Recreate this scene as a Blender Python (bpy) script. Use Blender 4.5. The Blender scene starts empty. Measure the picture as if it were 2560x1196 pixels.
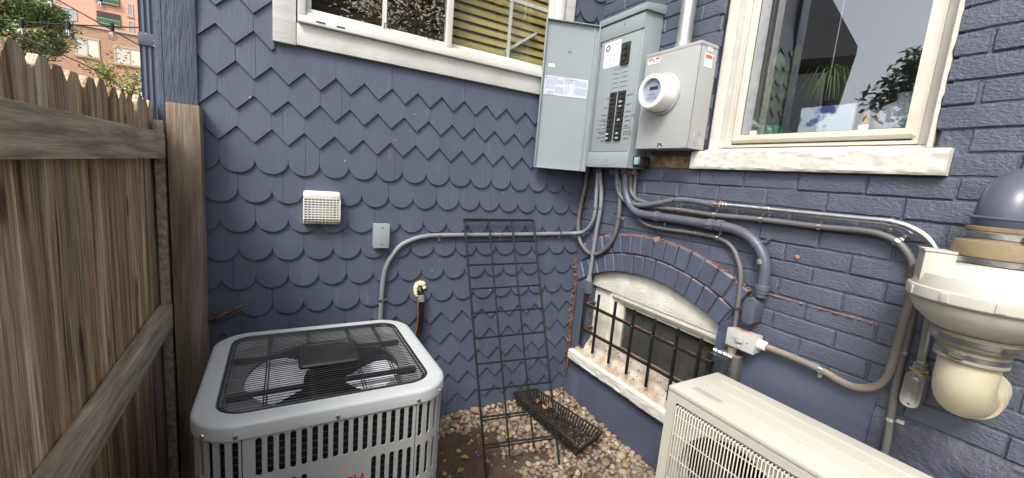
import bpy, bmesh, math, random
from mathutils import Vector, Matrix, noise
R_ = math.radians
random.seed(7)
SC = bpy.context.scene
COL = SC.collection

# ------------------------------------------------------------------ camera, sky, sun, exposure
cam_data = bpy.data.cameras.new('camera'); cam = bpy.data.objects.new('camera', cam_data); COL.objects.link(cam)
cam_data.sensor_fit = 'HORIZONTAL'; cam_data.sensor_width = 36.0; cam_data.lens = 36.0*1021.9/2560.0
cam_data.clip_start = 0.02; cam_data.clip_end = 600
_right = Vector((0.86893, -0.48797, 0.08275)); _up = Vector((0.00251, 0.17154, 0.98517)); _back = Vector((-0.49493, -0.85584, 0.15028))
M_ = Matrix((_right, _up, _back)).transposed().to_4x4(); M_.translation = Vector((-1.7414, -2.1320, 1.4600))
cam.matrix_world = M_
SC.camera = cam

SUN_EL, SUN_AZ = R_(50), R_(234)          # azimuth: 0 = +Y, clockwise
world = bpy.data.worlds.new('World'); SC.world = world; world.use_nodes = True
wn = world.node_tree.nodes; wl = world.node_tree.links
sky = wn.new('ShaderNodeTexSky'); sky.sky_type = 'NISHITA'; sky.sun_disc = False
sky.sun_elevation = SUN_EL; sky.sun_rotation = SUN_AZ; sky.air_density = 1.0; sky.dust_density = 4.0; sky.ozone_density = 1.0
hs = wn.new('ShaderNodeHueSaturation'); hs.inputs['Saturation'].default_value = 0.35
bg = wn['Background']; bg.inputs['Strength'].default_value = 0.15
wl.new(sky.outputs[0], hs.inputs['Color']); wl.new(hs.outputs[0], bg.inputs['Color'])
sd = Vector((math.sin(SUN_AZ)*math.cos(SUN_EL), math.cos(SUN_AZ)*math.cos(SUN_EL), math.sin(SUN_EL)))
sl = bpy.data.lights.new('sun', 'SUN'); sl.energy = 1.4; sl.angle = R_(16); sl.color = (1.0, 0.96, 0.90)
so = bpy.data.objects.new('sun', sl); COL.objects.link(so); so.rotation_euler = sd.to_track_quat('Z', 'Y').to_euler(); so.location = sd*20
SC.view_settings.view_transform = 'Standard'; SC.view_settings.look = 'None'
SC.view_settings.exposure = 1.1; SC.view_settings.gamma = 1.0; SC.view_settings.use_curve_mapping = False
SC.cycles.max_bounces = 8; SC.cycles.transparent_max_bounces = 12

# ------------------------------------------------------------------ materials
def S(r, g, b):
    return tuple((c/255/12.92 if c/255 <= .04045 else ((c/255+.055)/1.055)**2.4) for c in (r, g, b))
MATS = {}
def mat(name, col, rough=.6, metal=0.0, col2=None, scale=6, stretch=(1, 1, 1), bump=0.0, bscale=60, bstretch=None,
        rnd=.0, dust=None, dust_lo=.45, spec=.5, dirt=None, specks=None, contrast=(.35, .65), bdist=.01, coat=0):
    if name in MATS: return MATS[name]
    m = bpy.data.materials.new(name); m.use_nodes = True; nt = m.node_tree; N = nt.nodes; L = nt.links
    p = N['Principled BSDF']; p.inputs['Roughness'].default_value = rough; p.inputs['Metallic'].default_value = metal
    p.inputs['Specular IOR Level'].default_value = spec
    if coat: p.inputs['Coat Weight'].default_value = coat; p.inputs['Coat Roughness'].default_value = .2
    tc = N.new('ShaderNodeTexCoord'); oi = N.new('ShaderNodeObjectInfo')
    sh = N.new('ShaderNodeVectorMath'); sh.operation = 'MULTIPLY_ADD'
    cx = N.new('ShaderNodeCombineXYZ')
    mu = N.new('ShaderNodeMath'); mu.operation = 'MULTIPLY'; mu.inputs[1].default_value = 37.0
    L.new(oi.outputs['Random'], mu.inputs[0])
    for i in range(3): L.new(mu.outputs[0], cx.inputs[i])
    def coord(st):
        v = N.new('ShaderNodeVectorMath'); v.operation = 'MULTIPLY_ADD'; v.inputs[1].default_value = st
        L.new(tc.outputs['Object'], v.inputs[0]); L.new(cx.outputs[0], v.inputs[2]); return v.outputs[0]
    def noise_(sc, st, det=4, rough_=.6):
        n = N.new('ShaderNodeTexNoise'); n.inputs['Scale'].default_value = sc; n.inputs['Detail'].default_value = det
        n.inputs['Roughness'].default_value = rough_; L.new(coord(st), n.inputs['Vector']); return n.outputs['Fac']
    def ramp(fac, lo, hi):
        r = N.new('ShaderNodeMapRange'); r.inputs['From Min'].default_value = lo; r.inputs['From Max'].default_value = hi
        r.clamp = True; L.new(fac, r.inputs['Value']); return r.outputs[0]
    def mix(fac, a, b, mode='MIX'):
        x = N.new('ShaderNodeMix'); x.data_type = 'RGBA'; x.blend_type = mode
        if isinstance(fac, (int, float)): x.inputs[0].default_value = fac
        else: L.new(fac, x.inputs[0])
        for s_, i in ((a, 6), (b, 7)):
            if isinstance(s_, tuple): x.inputs[i].default_value = (*s_, 1)
            else: L.new(s_, x.inputs[i])
        return x.outputs[2]
    out = tuple(col)
    if col2 is not None:
        out = mix(ramp(noise_(scale, stretch), *contrast), tuple(col), tuple(col2))
    if dirt is not None:      # (colour, noise scale, threshold): irregular stains with their own shape
        out = mix(ramp(noise_(dirt[1], dirt[3] if len(dirt) > 3 else (1, 1, 1), 6, .7), dirt[2], dirt[2]+.12), out, tuple(dirt[0]))
    if specks is not None:    # tiny spots of spatter
        out = mix(ramp(noise_(specks[1], (1, 1, 1), 1, .5), specks[2], specks[2]+.03), out, tuple(specks[0]))
    if rnd:
        hv = N.new('ShaderNodeHueSaturation'); r = ramp(oi.outputs['Random'], 0, 1)
        mr = N.new('ShaderNodeMapRange'); mr.inputs['To Min'].default_value = 1-rnd; mr.inputs['To Max'].default_value = 1+rnd
        L.new(r, mr.inputs['Value']); L.new(mr.outputs[0], hv.inputs['Value'])
        if isinstance(out, tuple): hv.inputs['Color'].default_value = (*out, 1)
        else: L.new(out, hv.inputs['Color'])
        out = hv.outputs[0]
    if dust is not None:
        g = N.new('ShaderNodeNewGeometry'); sx = N.new('ShaderNodeSeparateXYZ'); L.new(g.outputs['Normal'], sx.inputs[0])
        a = ramp(sx.outputs['Z'], dust_lo, dust_lo+.35); b = ramp(noise_(14, (1, 1, 1), 5, .7), .38, .6)
        mm = N.new('ShaderNodeMath'); mm.operation = 'MULTIPLY'; L.new(a, mm.inputs[0]); L.new(b, mm.inputs[1])
        out = mix(mm.outputs[0], out, tuple(dust))
    if isinstance(out, tuple): p.inputs['Base Color'].default_value = (*out, 1)
    else: L.new(out, p.inputs['Base Color'])
    if bump:
        b = N.new('ShaderNodeBump'); b.inputs['Strength'].default_value = bump; b.inputs['Distance'].default_value = bdist
        L.new(noise_(bscale, bstretch or stretch, 6, .65), b.inputs['Height']); L.new(b.outputs[0], p.inputs['Normal'])
    MATS[name] = m; return m

BLUE = (.082, .099, .146)
BLUE2 = (.072, .085, .122)
mat('shingle_paint', BLUE, .5, col2=BLUE2, scale=5, stretch=(1, 1, .35), bump=.3, bscale=38, bstretch=(3, 3, .25), rnd=.03, bdist=.004, dirt=((.135, .138, .15), 8, .60, (2.2, 2.2, .4)), specks=((.45, .45, .45), 55, .80))
mat('brick_paint', (.088, .102, .144), .30, col2=(.074, .084, .116), scale=7, bump=.85, bscale=120, bstretch=(1, .6, 1.3), rnd=.07, bdist=.006, spec=.6, dirt=((.155, .15, .16), 16, .68))
mat('mortar_paint', (.082, .095, .136), .42, col2=(.066, .075, .105), scale=20, bump=.8, bscale=70, bdist=.008, dirt=((.2, .19, .18), 22, .68))
mat('arch_paint', (.086, .102, .150), .32, col2=(.073, .085, .122), scale=8, bump=.7, bscale=100, rnd=.06, bdist=.005, dust=(.40, .20, .125), dust_lo=.62, spec=.6)
mat('parge_paint', (.076, .087, .130), .38, col2=(.064, .072, .106), scale=4, bump=.5, bscale=45, bdist=.006, dirt=((.13, .12, .13), 6, .7))
mat('rough_parge', (.078, .084, .115), .40, col2=(.062, .066, .09), scale=6, bump=.9, bscale=32, bdist=.012, dirt=((.15, .13, .12), 8, .68))
mat('bare_brick', S(160, 138, 100), .85, col2=S(92, 74, 56), scale=18, bump=1, bscale=60)
mat('brick_dust', (.42, .19, .115), .9, col2=(.30, .14, .09), scale=30, bump=.6)
mat('trim_white', S(206, 206, 200), .55, col2=S(190, 189, 182), scale=6, stretch=(1, 1, 6), bump=.4, bscale=40, bstretch=(.6, .6, 5), bdist=.004)
mat('trim_white_h', S(206, 206, 200), .55, col2=S(190, 189, 182), scale=6, bump=.45, bscale=40, bstretch=(.5, 5, 5), bdist=.004)
mat('vinyl', S(212, 214, 208), .35, col2=S(200, 200, 189), scale=3, dirt=(S(150, 140, 120), 14, .74))
mat('cream_frame', S(212, 209, 198), .45, col2=S(198, 192, 177), scale=4, bump=.15, bscale=40, dirt=(S(150, 128, 98), 11, .70))
mat('stone_white', S(208, 206, 196), .6, col2=S(192, 189, 178), scale=10, bump=.35, bscale=40, bdist=.006, dirt=(S(160, 150, 130), 9, .72))
mat('old_white', S(218, 217, 206), .6, col2=S(195, 192, 176), scale=8, stretch=(1, 1, 1), bump=.5, bscale=36, bstretch=(.5, .6, 4), dirt=(S(120, 92, 70), 13, .68))
mat('dirty_sill', S(190, 182, 168), .8, col2=S(156, 138, 118), scale=11, bump=.5, bscale=60, contrast=(.4, .62), dirt=(S(70, 52, 42), 26, .66))
mat('black_metal', (.008, .008, .009), .5, col2=(.014, .014, .015), scale=20, rnd=.1, spec=.3)
mat('black_rail', (.014, .014, .016), .5, dust=S(150, 98, 72), dust_lo=.5)
mat('black_plastic', (.014, .014, .016), .38, col2=(.03, .028, .026), scale=15, dirt=((.10, .085, .07), 18, .66))
mat('panel_grey', (.262, .305, .315), .42, col2=(.247, .287, .297), scale=3, spec=.5)
mat('panel_dark', (.05, .055, .06), .6)
mat('meter_grey', (.365, .375, .368), .38, col2=(.347, .356, .35), scale=3)
mat('meter_white', S(236, 237, 232), .3, dirt=(S(175, 165, 140), 20, .72))
mat('sticker', S(232, 236, 240), .45)
mat('sticker_pale', S(190, 196, 214), .5)
mat('ink', (.03, .03, .035), .6)
mat('ink_grey', (.17, .17, .19), .6)
mat('red_print', S(205, 50, 70), .5)
mat('orange_print', S(225, 95, 25), .5)
mat('steel', (.62, .63, .63), .32, 1.0, col2=(.5, .51, .52), scale=30, bump=.1, bscale=80)
mat('galv', (.55, .56, .56), .42, .85, col2=(.42, .43, .44), scale=24, dirt=((.3, .28, .25), 18, .68))
mat('zinc', (.66, .66, .64), .28, 1.0, col2=(.5, .5, .48), scale=30)
mat('conduit_blue', (.13, .145, .165), .42, col2=(.105, .115, .14), scale=12, dirt=((.18, .17, .165), 14, .68))
mat('conduit_grey', (.135, .13, .128), .5, col2=(.115, .11, .11), scale=12, dirt=((.2, .18, .165), 14, .64))
mat('conduit_light', (.22, .235, .255), .45, col2=(.19, .2, .22), scale=12)
mat('conduit_tan', (.22, .185, .155), .6, col2=(.16, .148, .138), scale=9, dust=(.33, .21, .145), dust_lo=.4)
mat('pvc_blue', (.090, .101, .132), .42, col2=(.076, .084, .108), scale=12, bump=.1, bscale=30, dirt=((.17, .16, .17), 16, .68), dust=(.4, .16, .09), dust_lo=.82)
mat('box_grey', (.43, .44, .425), .5, col2=(.40, .40, .39), scale=8, dust=(.48, .25, .14), dust_lo=.75)
mat('box_dark', (.085, .085, .085), .5, dust=(.42, .24, .16), dust_lo=.7)
mat('jbox', (.30, .345, .355), .45, col2=(.27, .31, .32), scale=6)
mat('condenser_grey', (.40, .405, .395), .42, col2=(.375, .38, .37), scale=4, bump=.05, bscale=300, dirt=((.42, .41, .38), 6, .72))
mat('condenser_cap', (.47, .495, .495), .42, col2=(.44, .465, .465), scale=4, bump=.06, bscale=260, dirt=((.42, .41, .39), 5, .72))
mat('coil_dark', (.012, .014, .018), .5)
mat('coil_tube', (.12, .17, .18), .35, .7)
mat('fan_blade', (.86, .88, .92), .45, 0)  # near-white diffuse: the sky's reflection is put into the blade colour
mat('guard_black', (.012, .012, .013), .32, spec=.7)
mat('deck_grey', (.20, .21, .215), .45); mat('logo_red', S(190, 20, 28), .4)
mat('mini_white', S(190, 187, 175), .42, col2=S(183, 178, 165), scale=2, dirt=(S(176, 166, 150), 4, .66))
mat('mini_dark', (.012, .012, .012), .6)
mat('radon_white', S(190, 187, 176), .42, col2=S(178, 175, 162), scale=4, dust=S(194, 190, 178), dust_lo=.6, dirt=(S(150, 138, 112), 7, .68))  # upward faces get a slightly paler, patchy tone
mat('rubber_tan', S(142, 124, 96), .8, col2=S(120, 104, 80), scale=9, bump=.2, bscale=90)
mat('rubber_grey', S(150, 146, 130), .7, col2=S(126, 122, 108), scale=6, bump=.15, bscale=90, dirt=(S(100, 94, 80), 8, .64))
mat('pvc_cream', S(198, 191, 168), .45, col2=S(180, 170, 142), scale=5, dirt=(S(146, 132, 104), 5, .62))
mat('pvc_painted', (.08, .09, .122), .33, col2=(.075, .082, .115), scale=6)
mat('foam', S(225, 218, 170), .8, bump=.5, bscale=50)
mat('black_tape', (.008, .008, .008), .3, bump=.4, bscale=30)
mat('silver_tape', (.45, .47, .5), .35, .6, bump=.5, bscale=30)
mat('copper', (.45, .19, .10), .4, .8)
mat('vent_white', S(236, 234, 226), .45, col2=S(222, 219, 208), scale=10, dirt=(S(150, 145, 132), 16, .7))
mat('corner_paint', (.095, .122, .175), .34, col2=(.08, .10, .145), scale=5, bump=.9, bscale=16, bstretch=(5, 5, .6), bdist=.012, spec=.6)
mat('spout_paint', (.075, .085, .135), .30, col2=(.065, .072, .115), scale=5, spec=.6)
mat('post_wood', S(154, 140, 121), .8, col2=S(106, 90, 74), scale=7, stretch=(4, 4, .3), bump=.8, bscale=26, bstretch=(5, 5, .3), dirt=(S(64, 48, 36), 4.5, .66, (1, 1, .8)))
mat('rail_wood', S(196, 184, 164), .85, col2=S(140, 126, 108), scale=12, stretch=(4, .3, 4), bump=.6, bscale=30, bstretch=(6, .35, 6), dirt=(S(96, 80, 66), 5, .66, (2, .6, 2)))
mat('stick_bark', S(120, 96, 70), .9, col2=S(60, 48, 38), scale=30, bump=1)
mat('dead_leaf', S(150, 118, 86), .8, col2=S(96, 72, 54), scale=40, rnd=.3)
mat('litter', S(70, 56, 46), .95, col2=S(46, 37, 31), scale=30, bump=1, bscale=70, rnd=.3)
mat('leaf_yellow', S(180, 148, 58), .6, col2=S(146, 108, 48), scale=40)
mat('leaf_green', S(92, 124, 52), .55, col2=S(112, 134, 58), scale=40)
mat('blind', S(178, 164, 104), .6, col2=S(156, 142, 86), scale=5, stretch=(.3, 4, 4))
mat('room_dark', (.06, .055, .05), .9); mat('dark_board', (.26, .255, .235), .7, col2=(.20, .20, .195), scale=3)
mat('room_wall', (.42, .41, .40), .9)
mat('plant_green', (.05, .11, .03), .5, col2=(.10, .16, .04), scale=10)
mat('pot_green', (.05, .20, .09), .25)
mat('porcelain', S(214, 222, 232), .2, col2=S(70, 95, 165), scale=9, contrast=(.55, .6))
mat('amber', S(190, 130, 50), .3)
mat('socket_black', (.02, .02, .03), .5)
mat('wire_black', (.02, .02, .02), .6)
mat('surge_green', (.02, .25, .12), .3)
mat('bark', S(96, 80, 66), .9, bump=1, bscale=20)
mat('leafA', (.26, .34, .13), .5, col2=(.42, .48, .25), scale=3, rnd=.1)
mat('leafB', (.50, .50, .16), .5, col2=(.36, .42, .12), scale=2)
mat('leafC', (.16, .20, .12), .5, col2=(.24, .29, .18), scale=2)
mat('blossom', (.90, .86, .78), .6, col2=(.8, .72, .6), scale=3)
mat('nh_wall', (.38, .38, .385), .8, col2=(.34, .34, .345), scale=3)
mat('nh_roof', (.28, .275, .27), .9, bump=.6); mat('block_dark', (.05, .045, .04), .9)
mat('balcony_green', S(120, 165, 130), .6)
mat('concrete', S(185, 170, 155), .8)
mat('pane_light', S(214, 212, 196), .35)
mat('pane_grey', S(150, 165, 180), .25); mat('pane_blind', S(196, 194, 180), .4)
mat('pad', S(120, 116, 110), .9, bump=.5)

def special():
    # weathered picket: grey-brown with rusty streaks, different on every board
    m = bpy.data.materials.new('picket_wood'); m.use_nodes = True; N = m.node_tree.nodes; L = m.node_tree.links; p = N['Principled BSDF']
    p.inputs['Roughness'].default_value = .85
    tc = N.new('ShaderNodeTexCoord'); oi = N.new('ShaderNodeObjectInfo')
    mu = N.new('ShaderNodeMath'); mu.operation = 'MULTIPLY'; mu.inputs[1].default_value = 53; L.new(oi.outputs['Random'], mu.inputs[0])
    cx = N.new('ShaderNodeCombineXYZ'); [L.new(mu.outputs[0], cx.inputs[i]) for i in range(3)]
    def nz(sc, st, det=5):
        v = N.new('ShaderNodeVectorMath'); v.operation = 'MULTIPLY_ADD'; v.inputs[1].default_value = st
        L.new(tc.outputs['Object'], v.inputs[0]); L.new(cx.outputs[0], v.inputs[2])
        n = N.new('ShaderNodeTexNoise'); n.inputs['Scale'].default_value = sc; n.inputs['Detail'].default_value = det; n.inputs['Roughness'].default_value = .65
        L.new(v.outputs[0], n.inputs['Vector']); return n.outputs['Fac']
    r1 = N.new('ShaderNodeValToRGB'); e = r1.color_ramp.elements
    e[0].position = .34; e[0].color = (*S(84, 74, 63), 1); e[1].position = .68; e[1].color = (*S(224, 218, 203), 1)
    for po, c in ((.43, S(172, 146, 116)), (.5, S(168, 160, 146)), (.58, S(198, 184, 158))):
        x = e.new(po); x.color = (*c, 1)
    L.new(nz(3.2, (9, 9, .35)), r1.inputs[0])
    r2 = N.new('ShaderNodeValToRGB'); e = r2.color_ramp.elements
    e[0].position = .56; e[0].color = (1, 1, 1, 1); e[1].position = .72; e[1].color = (.42, .30, .22, 1)
    L.new(nz(2.2, (4, 4, .8)), r2.inputs[0])
    mx = N.new('ShaderNodeMix'); mx.data_type = 'RGBA'; mx.blend_type = 'MULTIPLY'; mx.inputs[0].default_value = 1
    L.new(r1.outputs[0], mx.inputs[6]); L.new(r2.outputs[0], mx.inputs[7])
    r3 = N.new('ShaderNodeValToRGB'); e = r3.color_ramp.elements; e[0].position = .36; e[0].color = (.42, .37, .32, 1); e[1].position = .56; e[1].color = (1.08, 1.06, 1.02, 1)
    L.new(nz(16, (10, 10, .22), 6), r3.inputs[0]); m3 = N.new('ShaderNodeMix'); m3.data_type = 'RGBA'; m3.blend_type = 'MULTIPLY'; m3.inputs[0].default_value = 1
    L.new(mx.outputs[2], m3.inputs[6]); L.new(r3.outputs[0], m3.inputs[7]); mx = m3
    vv = N.new('ShaderNodeVectorMath'); vv.operation = 'MULTIPLY_ADD'; vv.inputs[1].default_value = (4, 9, 3.2); L.new(tc.outputs['Object'], vv.inputs[0]); L.new(cx.outputs[0], vv.inputs[2])
    vo = N.new('ShaderNodeTexVoronoi'); vo.inputs['Scale'].default_value = 1.0; L.new(vv.outputs[0], vo.inputs['Vector'])
    r4 = N.new('ShaderNodeValToRGB'); e = r4.color_ramp.elements; e[0].position = .07; e[0].color = (.22, .16, .12, 1); e[1].position = .17; e[1].color = (1, 1, 1, 1); x4 = e.new(.11); x4.color = (.6, .45, .33, 1)
    L.new(vo.outputs['Distance'], r4.inputs[0]); m4 = N.new('ShaderNodeMix'); m4.data_type = 'RGBA'; m4.blend_type = 'MULTIPLY'; m4.inputs[0].default_value = .9
    L.new(mx.outputs[2], m4.inputs[6]); L.new(r4.outputs[0], m4.inputs[7]); mx = m4
    f7 = N.new('ShaderNodeMath'); f7.operation = 'MULTIPLY'; f7.inputs[1].default_value = 7.3; L.new(oi.outputs['Random'], f7.inputs[0]); f8 = N.new('ShaderNodeMath'); f8.operation = 'FRACT'; L.new(f7.outputs[0], f8.inputs[0])
    m5 = N.new('ShaderNodeMix'); m5.data_type = 'RGBA'; m5.blend_type = 'MULTIPLY'; m5.inputs[7].default_value = (.92, .68, .46, 1); L.new(f8.outputs[0], m5.inputs[0]); L.new(mx.outputs[2], m5.inputs[6]); mx = m5
    hv = N.new('ShaderNodeHueSaturation'); mr = N.new('ShaderNodeMapRange'); mr.inputs['To Min'].default_value = .78; mr.inputs['To Max'].default_value = 1.25
    L.new(oi.outputs['Random'], mr.inputs['Value']); L.new(mr.outputs[0], hv.inputs['Value']); L.new(mx.outputs[2], hv.inputs['Color']); L.new(hv.outputs[0], p.inputs['Base Color'])
    b = N.new('ShaderNodeBump'); b.inputs['Strength'].default_value = .6; b.inputs['Distance'].default_value = .006
    L.new(nz(20, (7, 7, .3)), b.inputs['Height']); L.new(b.outputs[0], p.inputs['Normal']); MATS['picket_wood'] = m
    m = bpy.data.materials.new('blossom'); m.use_nodes = True; N = m.node_tree.nodes; L = m.node_tree.links; N.remove(N['Principled BSDF'])
    d1 = N.new('ShaderNodeBsdfDiffuse'); d1.inputs[0].default_value = (.92, .88, .80, 1); d2 = N.new('ShaderNodeBsdfTranslucent'); d2.inputs[0].default_value = (.92, .86, .76, 1); xs = N.new('ShaderNodeMixShader'); xs.inputs[0].default_value = .5
    L.new(d1.outputs[0], xs.inputs[1]); L.new(d2.outputs[0], xs.inputs[2]); L.new(xs.outputs[0], N['Material Output'].inputs[0]); MATS['blossom'] = m
    # window glass: partly mirror, partly clear
    def glass(name, tint, ior, rough=.0):
        m = bpy.data.materials.new(name); m.use_nodes = True; N = m.node_tree.nodes; L = m.node_tree.links
        N.remove(N['Principled BSDF']); o = N['Material Output']
        t = N.new('ShaderNodeBsdfTransparent'); t.inputs[0].default_value = (*tint, 1)
        g = N.new('ShaderNodeBsdfGlossy'); g.inputs['Roughness'].default_value = rough; g.inputs['Color'].default_value = (.96, .97, 1, 1)
        f = N.new('ShaderNodeFresnel'); f.inputs['IOR'].default_value = ior
        x = N.new('ShaderNodeMixShader'); ge = N.new('ShaderNodeNewGeometry'); iv = N.new('ShaderNodeMath'); iv.operation = 'SUBTRACT'; iv.inputs[0].default_value = 1; L.new(ge.outputs['Backfacing'], iv.inputs[1]); mu = N.new('ShaderNodeMath'); mu.operation = 'MULTIPLY'; L.new(f.outputs[0], mu.inputs[0]); L.new(iv.outputs[0], mu.inputs[1]); L.new(mu.outputs[0], x.inputs[0]); L.new(t.outputs[0], x.inputs[1]); L.new(g.outputs[0], x.inputs[2]); L.new(x.outputs[0], o.inputs[0])
        MATS[name] = m
    glass('glass', (.92, .93, .92), 1.7); glass('glass_b', (.85, .87, .87), 3.2); glass('glass_dark', (.72, .72, .70), 1.8); glass('glass_screen', (.58, .57, .54), 3.6)
    glass('clear_plastic', (.88, .89, .90), 1.5, .05); glass('bulb_glass', (.86, .86, .86), 1.6)
    # ground soil
    m = bpy.data.materials.new('soil'); m.use_nodes = True; N = m.node_tree.nodes; L = m.node_tree.links; p = N['Principled BSDF']; p.inputs['Roughness'].default_value = .95
    tc = N.new('ShaderNodeTexCoord'); n = N.new('ShaderNodeTexNoise'); n.inputs['Scale'].default_value = 14; n.inputs['Detail'].default_value = 9; n.inputs['Roughness'].default_value = .7
    L.new(tc.outputs['Object'], n.inputs['Vector']); r = N.new('ShaderNodeValToRGB'); e = r.color_ramp.elements
    e[0].position = .3; e[0].color = (*S(52, 40, 31), 1); e[1].position = .75; e[1].color = (*S(96, 78, 62), 1); L.new(n.outputs[0], r.inputs[0]); L.new(r.outputs[0], p.inputs['Base Color'])
    n2 = N.new('ShaderNodeTexNoise'); n2.inputs['Scale'].default_value = 120; n2.inputs['Detail'].default_value = 6; L.new(tc.outputs['Object'], n2.inputs['Vector'])
    b = N.new('ShaderNodeBump'); b.inputs['Strength'].default_value = .8; b.inputs['Distance'].default_value = .01; L.new(n2.outputs[0], b.inputs['Height']); L.new(b.outputs[0], p.inputs['Normal']); MATS['soil'] = m
    # pebbles, colour per stone
    m = bpy.data.materials.new('pebble'); m.use_nodes = True; N = m.node_tree.nodes; L = m.node_tree.links; p = N['Principled BSDF']; p.inputs['Roughness'].default_value = .75
    at = N.new('ShaderNodeAttribute'); at.attribute_name = 'tone'; oi = N.new('ShaderNodeObjectInfo'); ad = N.new('ShaderNodeMath'); ad.operation = 'ADD'
    L.new(at.outputs['Fac'], ad.inputs[0]); L.new(oi.outputs['Random'], ad.inputs[1]); fr = N.new('ShaderNodeMath'); fr.operation = 'FRACT'; L.new(ad.outputs[0], fr.inputs[0])
    r = N.new('ShaderNodeValToRGB'); e = r.color_ramp.elements; e[0].position = 0; e[0].color = (*S(120, 108, 96), 1); e[1].position = 1; e[1].color = (*S(160, 144, 124), 1)
    for po, c in ((.15, S(142, 125, 106)), (.3, S(108, 97, 88)), (.42, S(154, 137, 116)), (.55, S(126, 106, 90)), (.68, S(114, 103, 94)), (.8, S(150, 126, 102)), (.92, S(166, 150, 130))):
        x = e.new(po); x.color = (*c, 1)
    L.new(fr.outputs[0], r.inputs[0]); tc = N.new('ShaderNodeTexCoord'); n = N.new('ShaderNodeTexNoise'); n.inputs['Scale'].default_value = 70; n.inputs['Detail'].default_value = 5
    L.new(tc.outputs['Object'], n.inputs['Vector']); mr = N.new('ShaderNodeMapRange'); mr.inputs['From Min'].default_value = .3; mr.inputs['From Max'].default_value = .7; mr.inputs['To Min'].default_value = .7; mr.inputs['To Max'].default_value = 1.12
    L.new(n.outputs[0], mr.inputs['Value']); hv = N.new('ShaderNodeHueSaturation'); L.new(mr.outputs[0], hv.inputs['Value']); L.new(r.outputs[0], hv.inputs['Color']); L.new(hv.outputs[0], p.inputs['Base Color']); MATS['pebble'] = m
    # far brick
    def fbrick(name, a, b2, mo, sc):
        m = bpy.data.materials.new(name); m.use_nodes = True; N = m.node_tree.nodes; L = m.node_tree.links; p = N['Principled BSDF']; p.inputs['Roughness'].default_value = .9
        tc = N.new('ShaderNodeTexCoord'); mp = N.new('ShaderNodeMapping'); mp.inputs['Rotation'].default_value = (R_(90), 0, 0); L.new(tc.outputs['Object'], mp.inputs[0])
        br = N.new('ShaderNodeTexBrick'); br.inputs['Scale'].default_value = sc; br.inputs['Color1'].default_value = (*a, 1); br.inputs['Color2'].default_value = (*b2, 1); br.inputs['Mortar'].default_value = (*mo, 1)
        br.inputs['Mortar Size'].default_value = .018; br.inputs['Brick Width'].default_value = .5; br.inputs['Row Height'].default_value = .18; L.new(mp.outputs[0], br.inputs['Vector']); L.new(br.outputs[0], p.inputs['Base Color']); MATS[name] = m
    fbrick('far_brick_brown', S(176, 134, 106), S(156, 114, 90), S(192, 168, 144), 2.2); fbrick('far_brick_pink', S(222, 164, 140), S(210, 150, 126), S(222, 178, 156), 2.2)
special()

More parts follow.
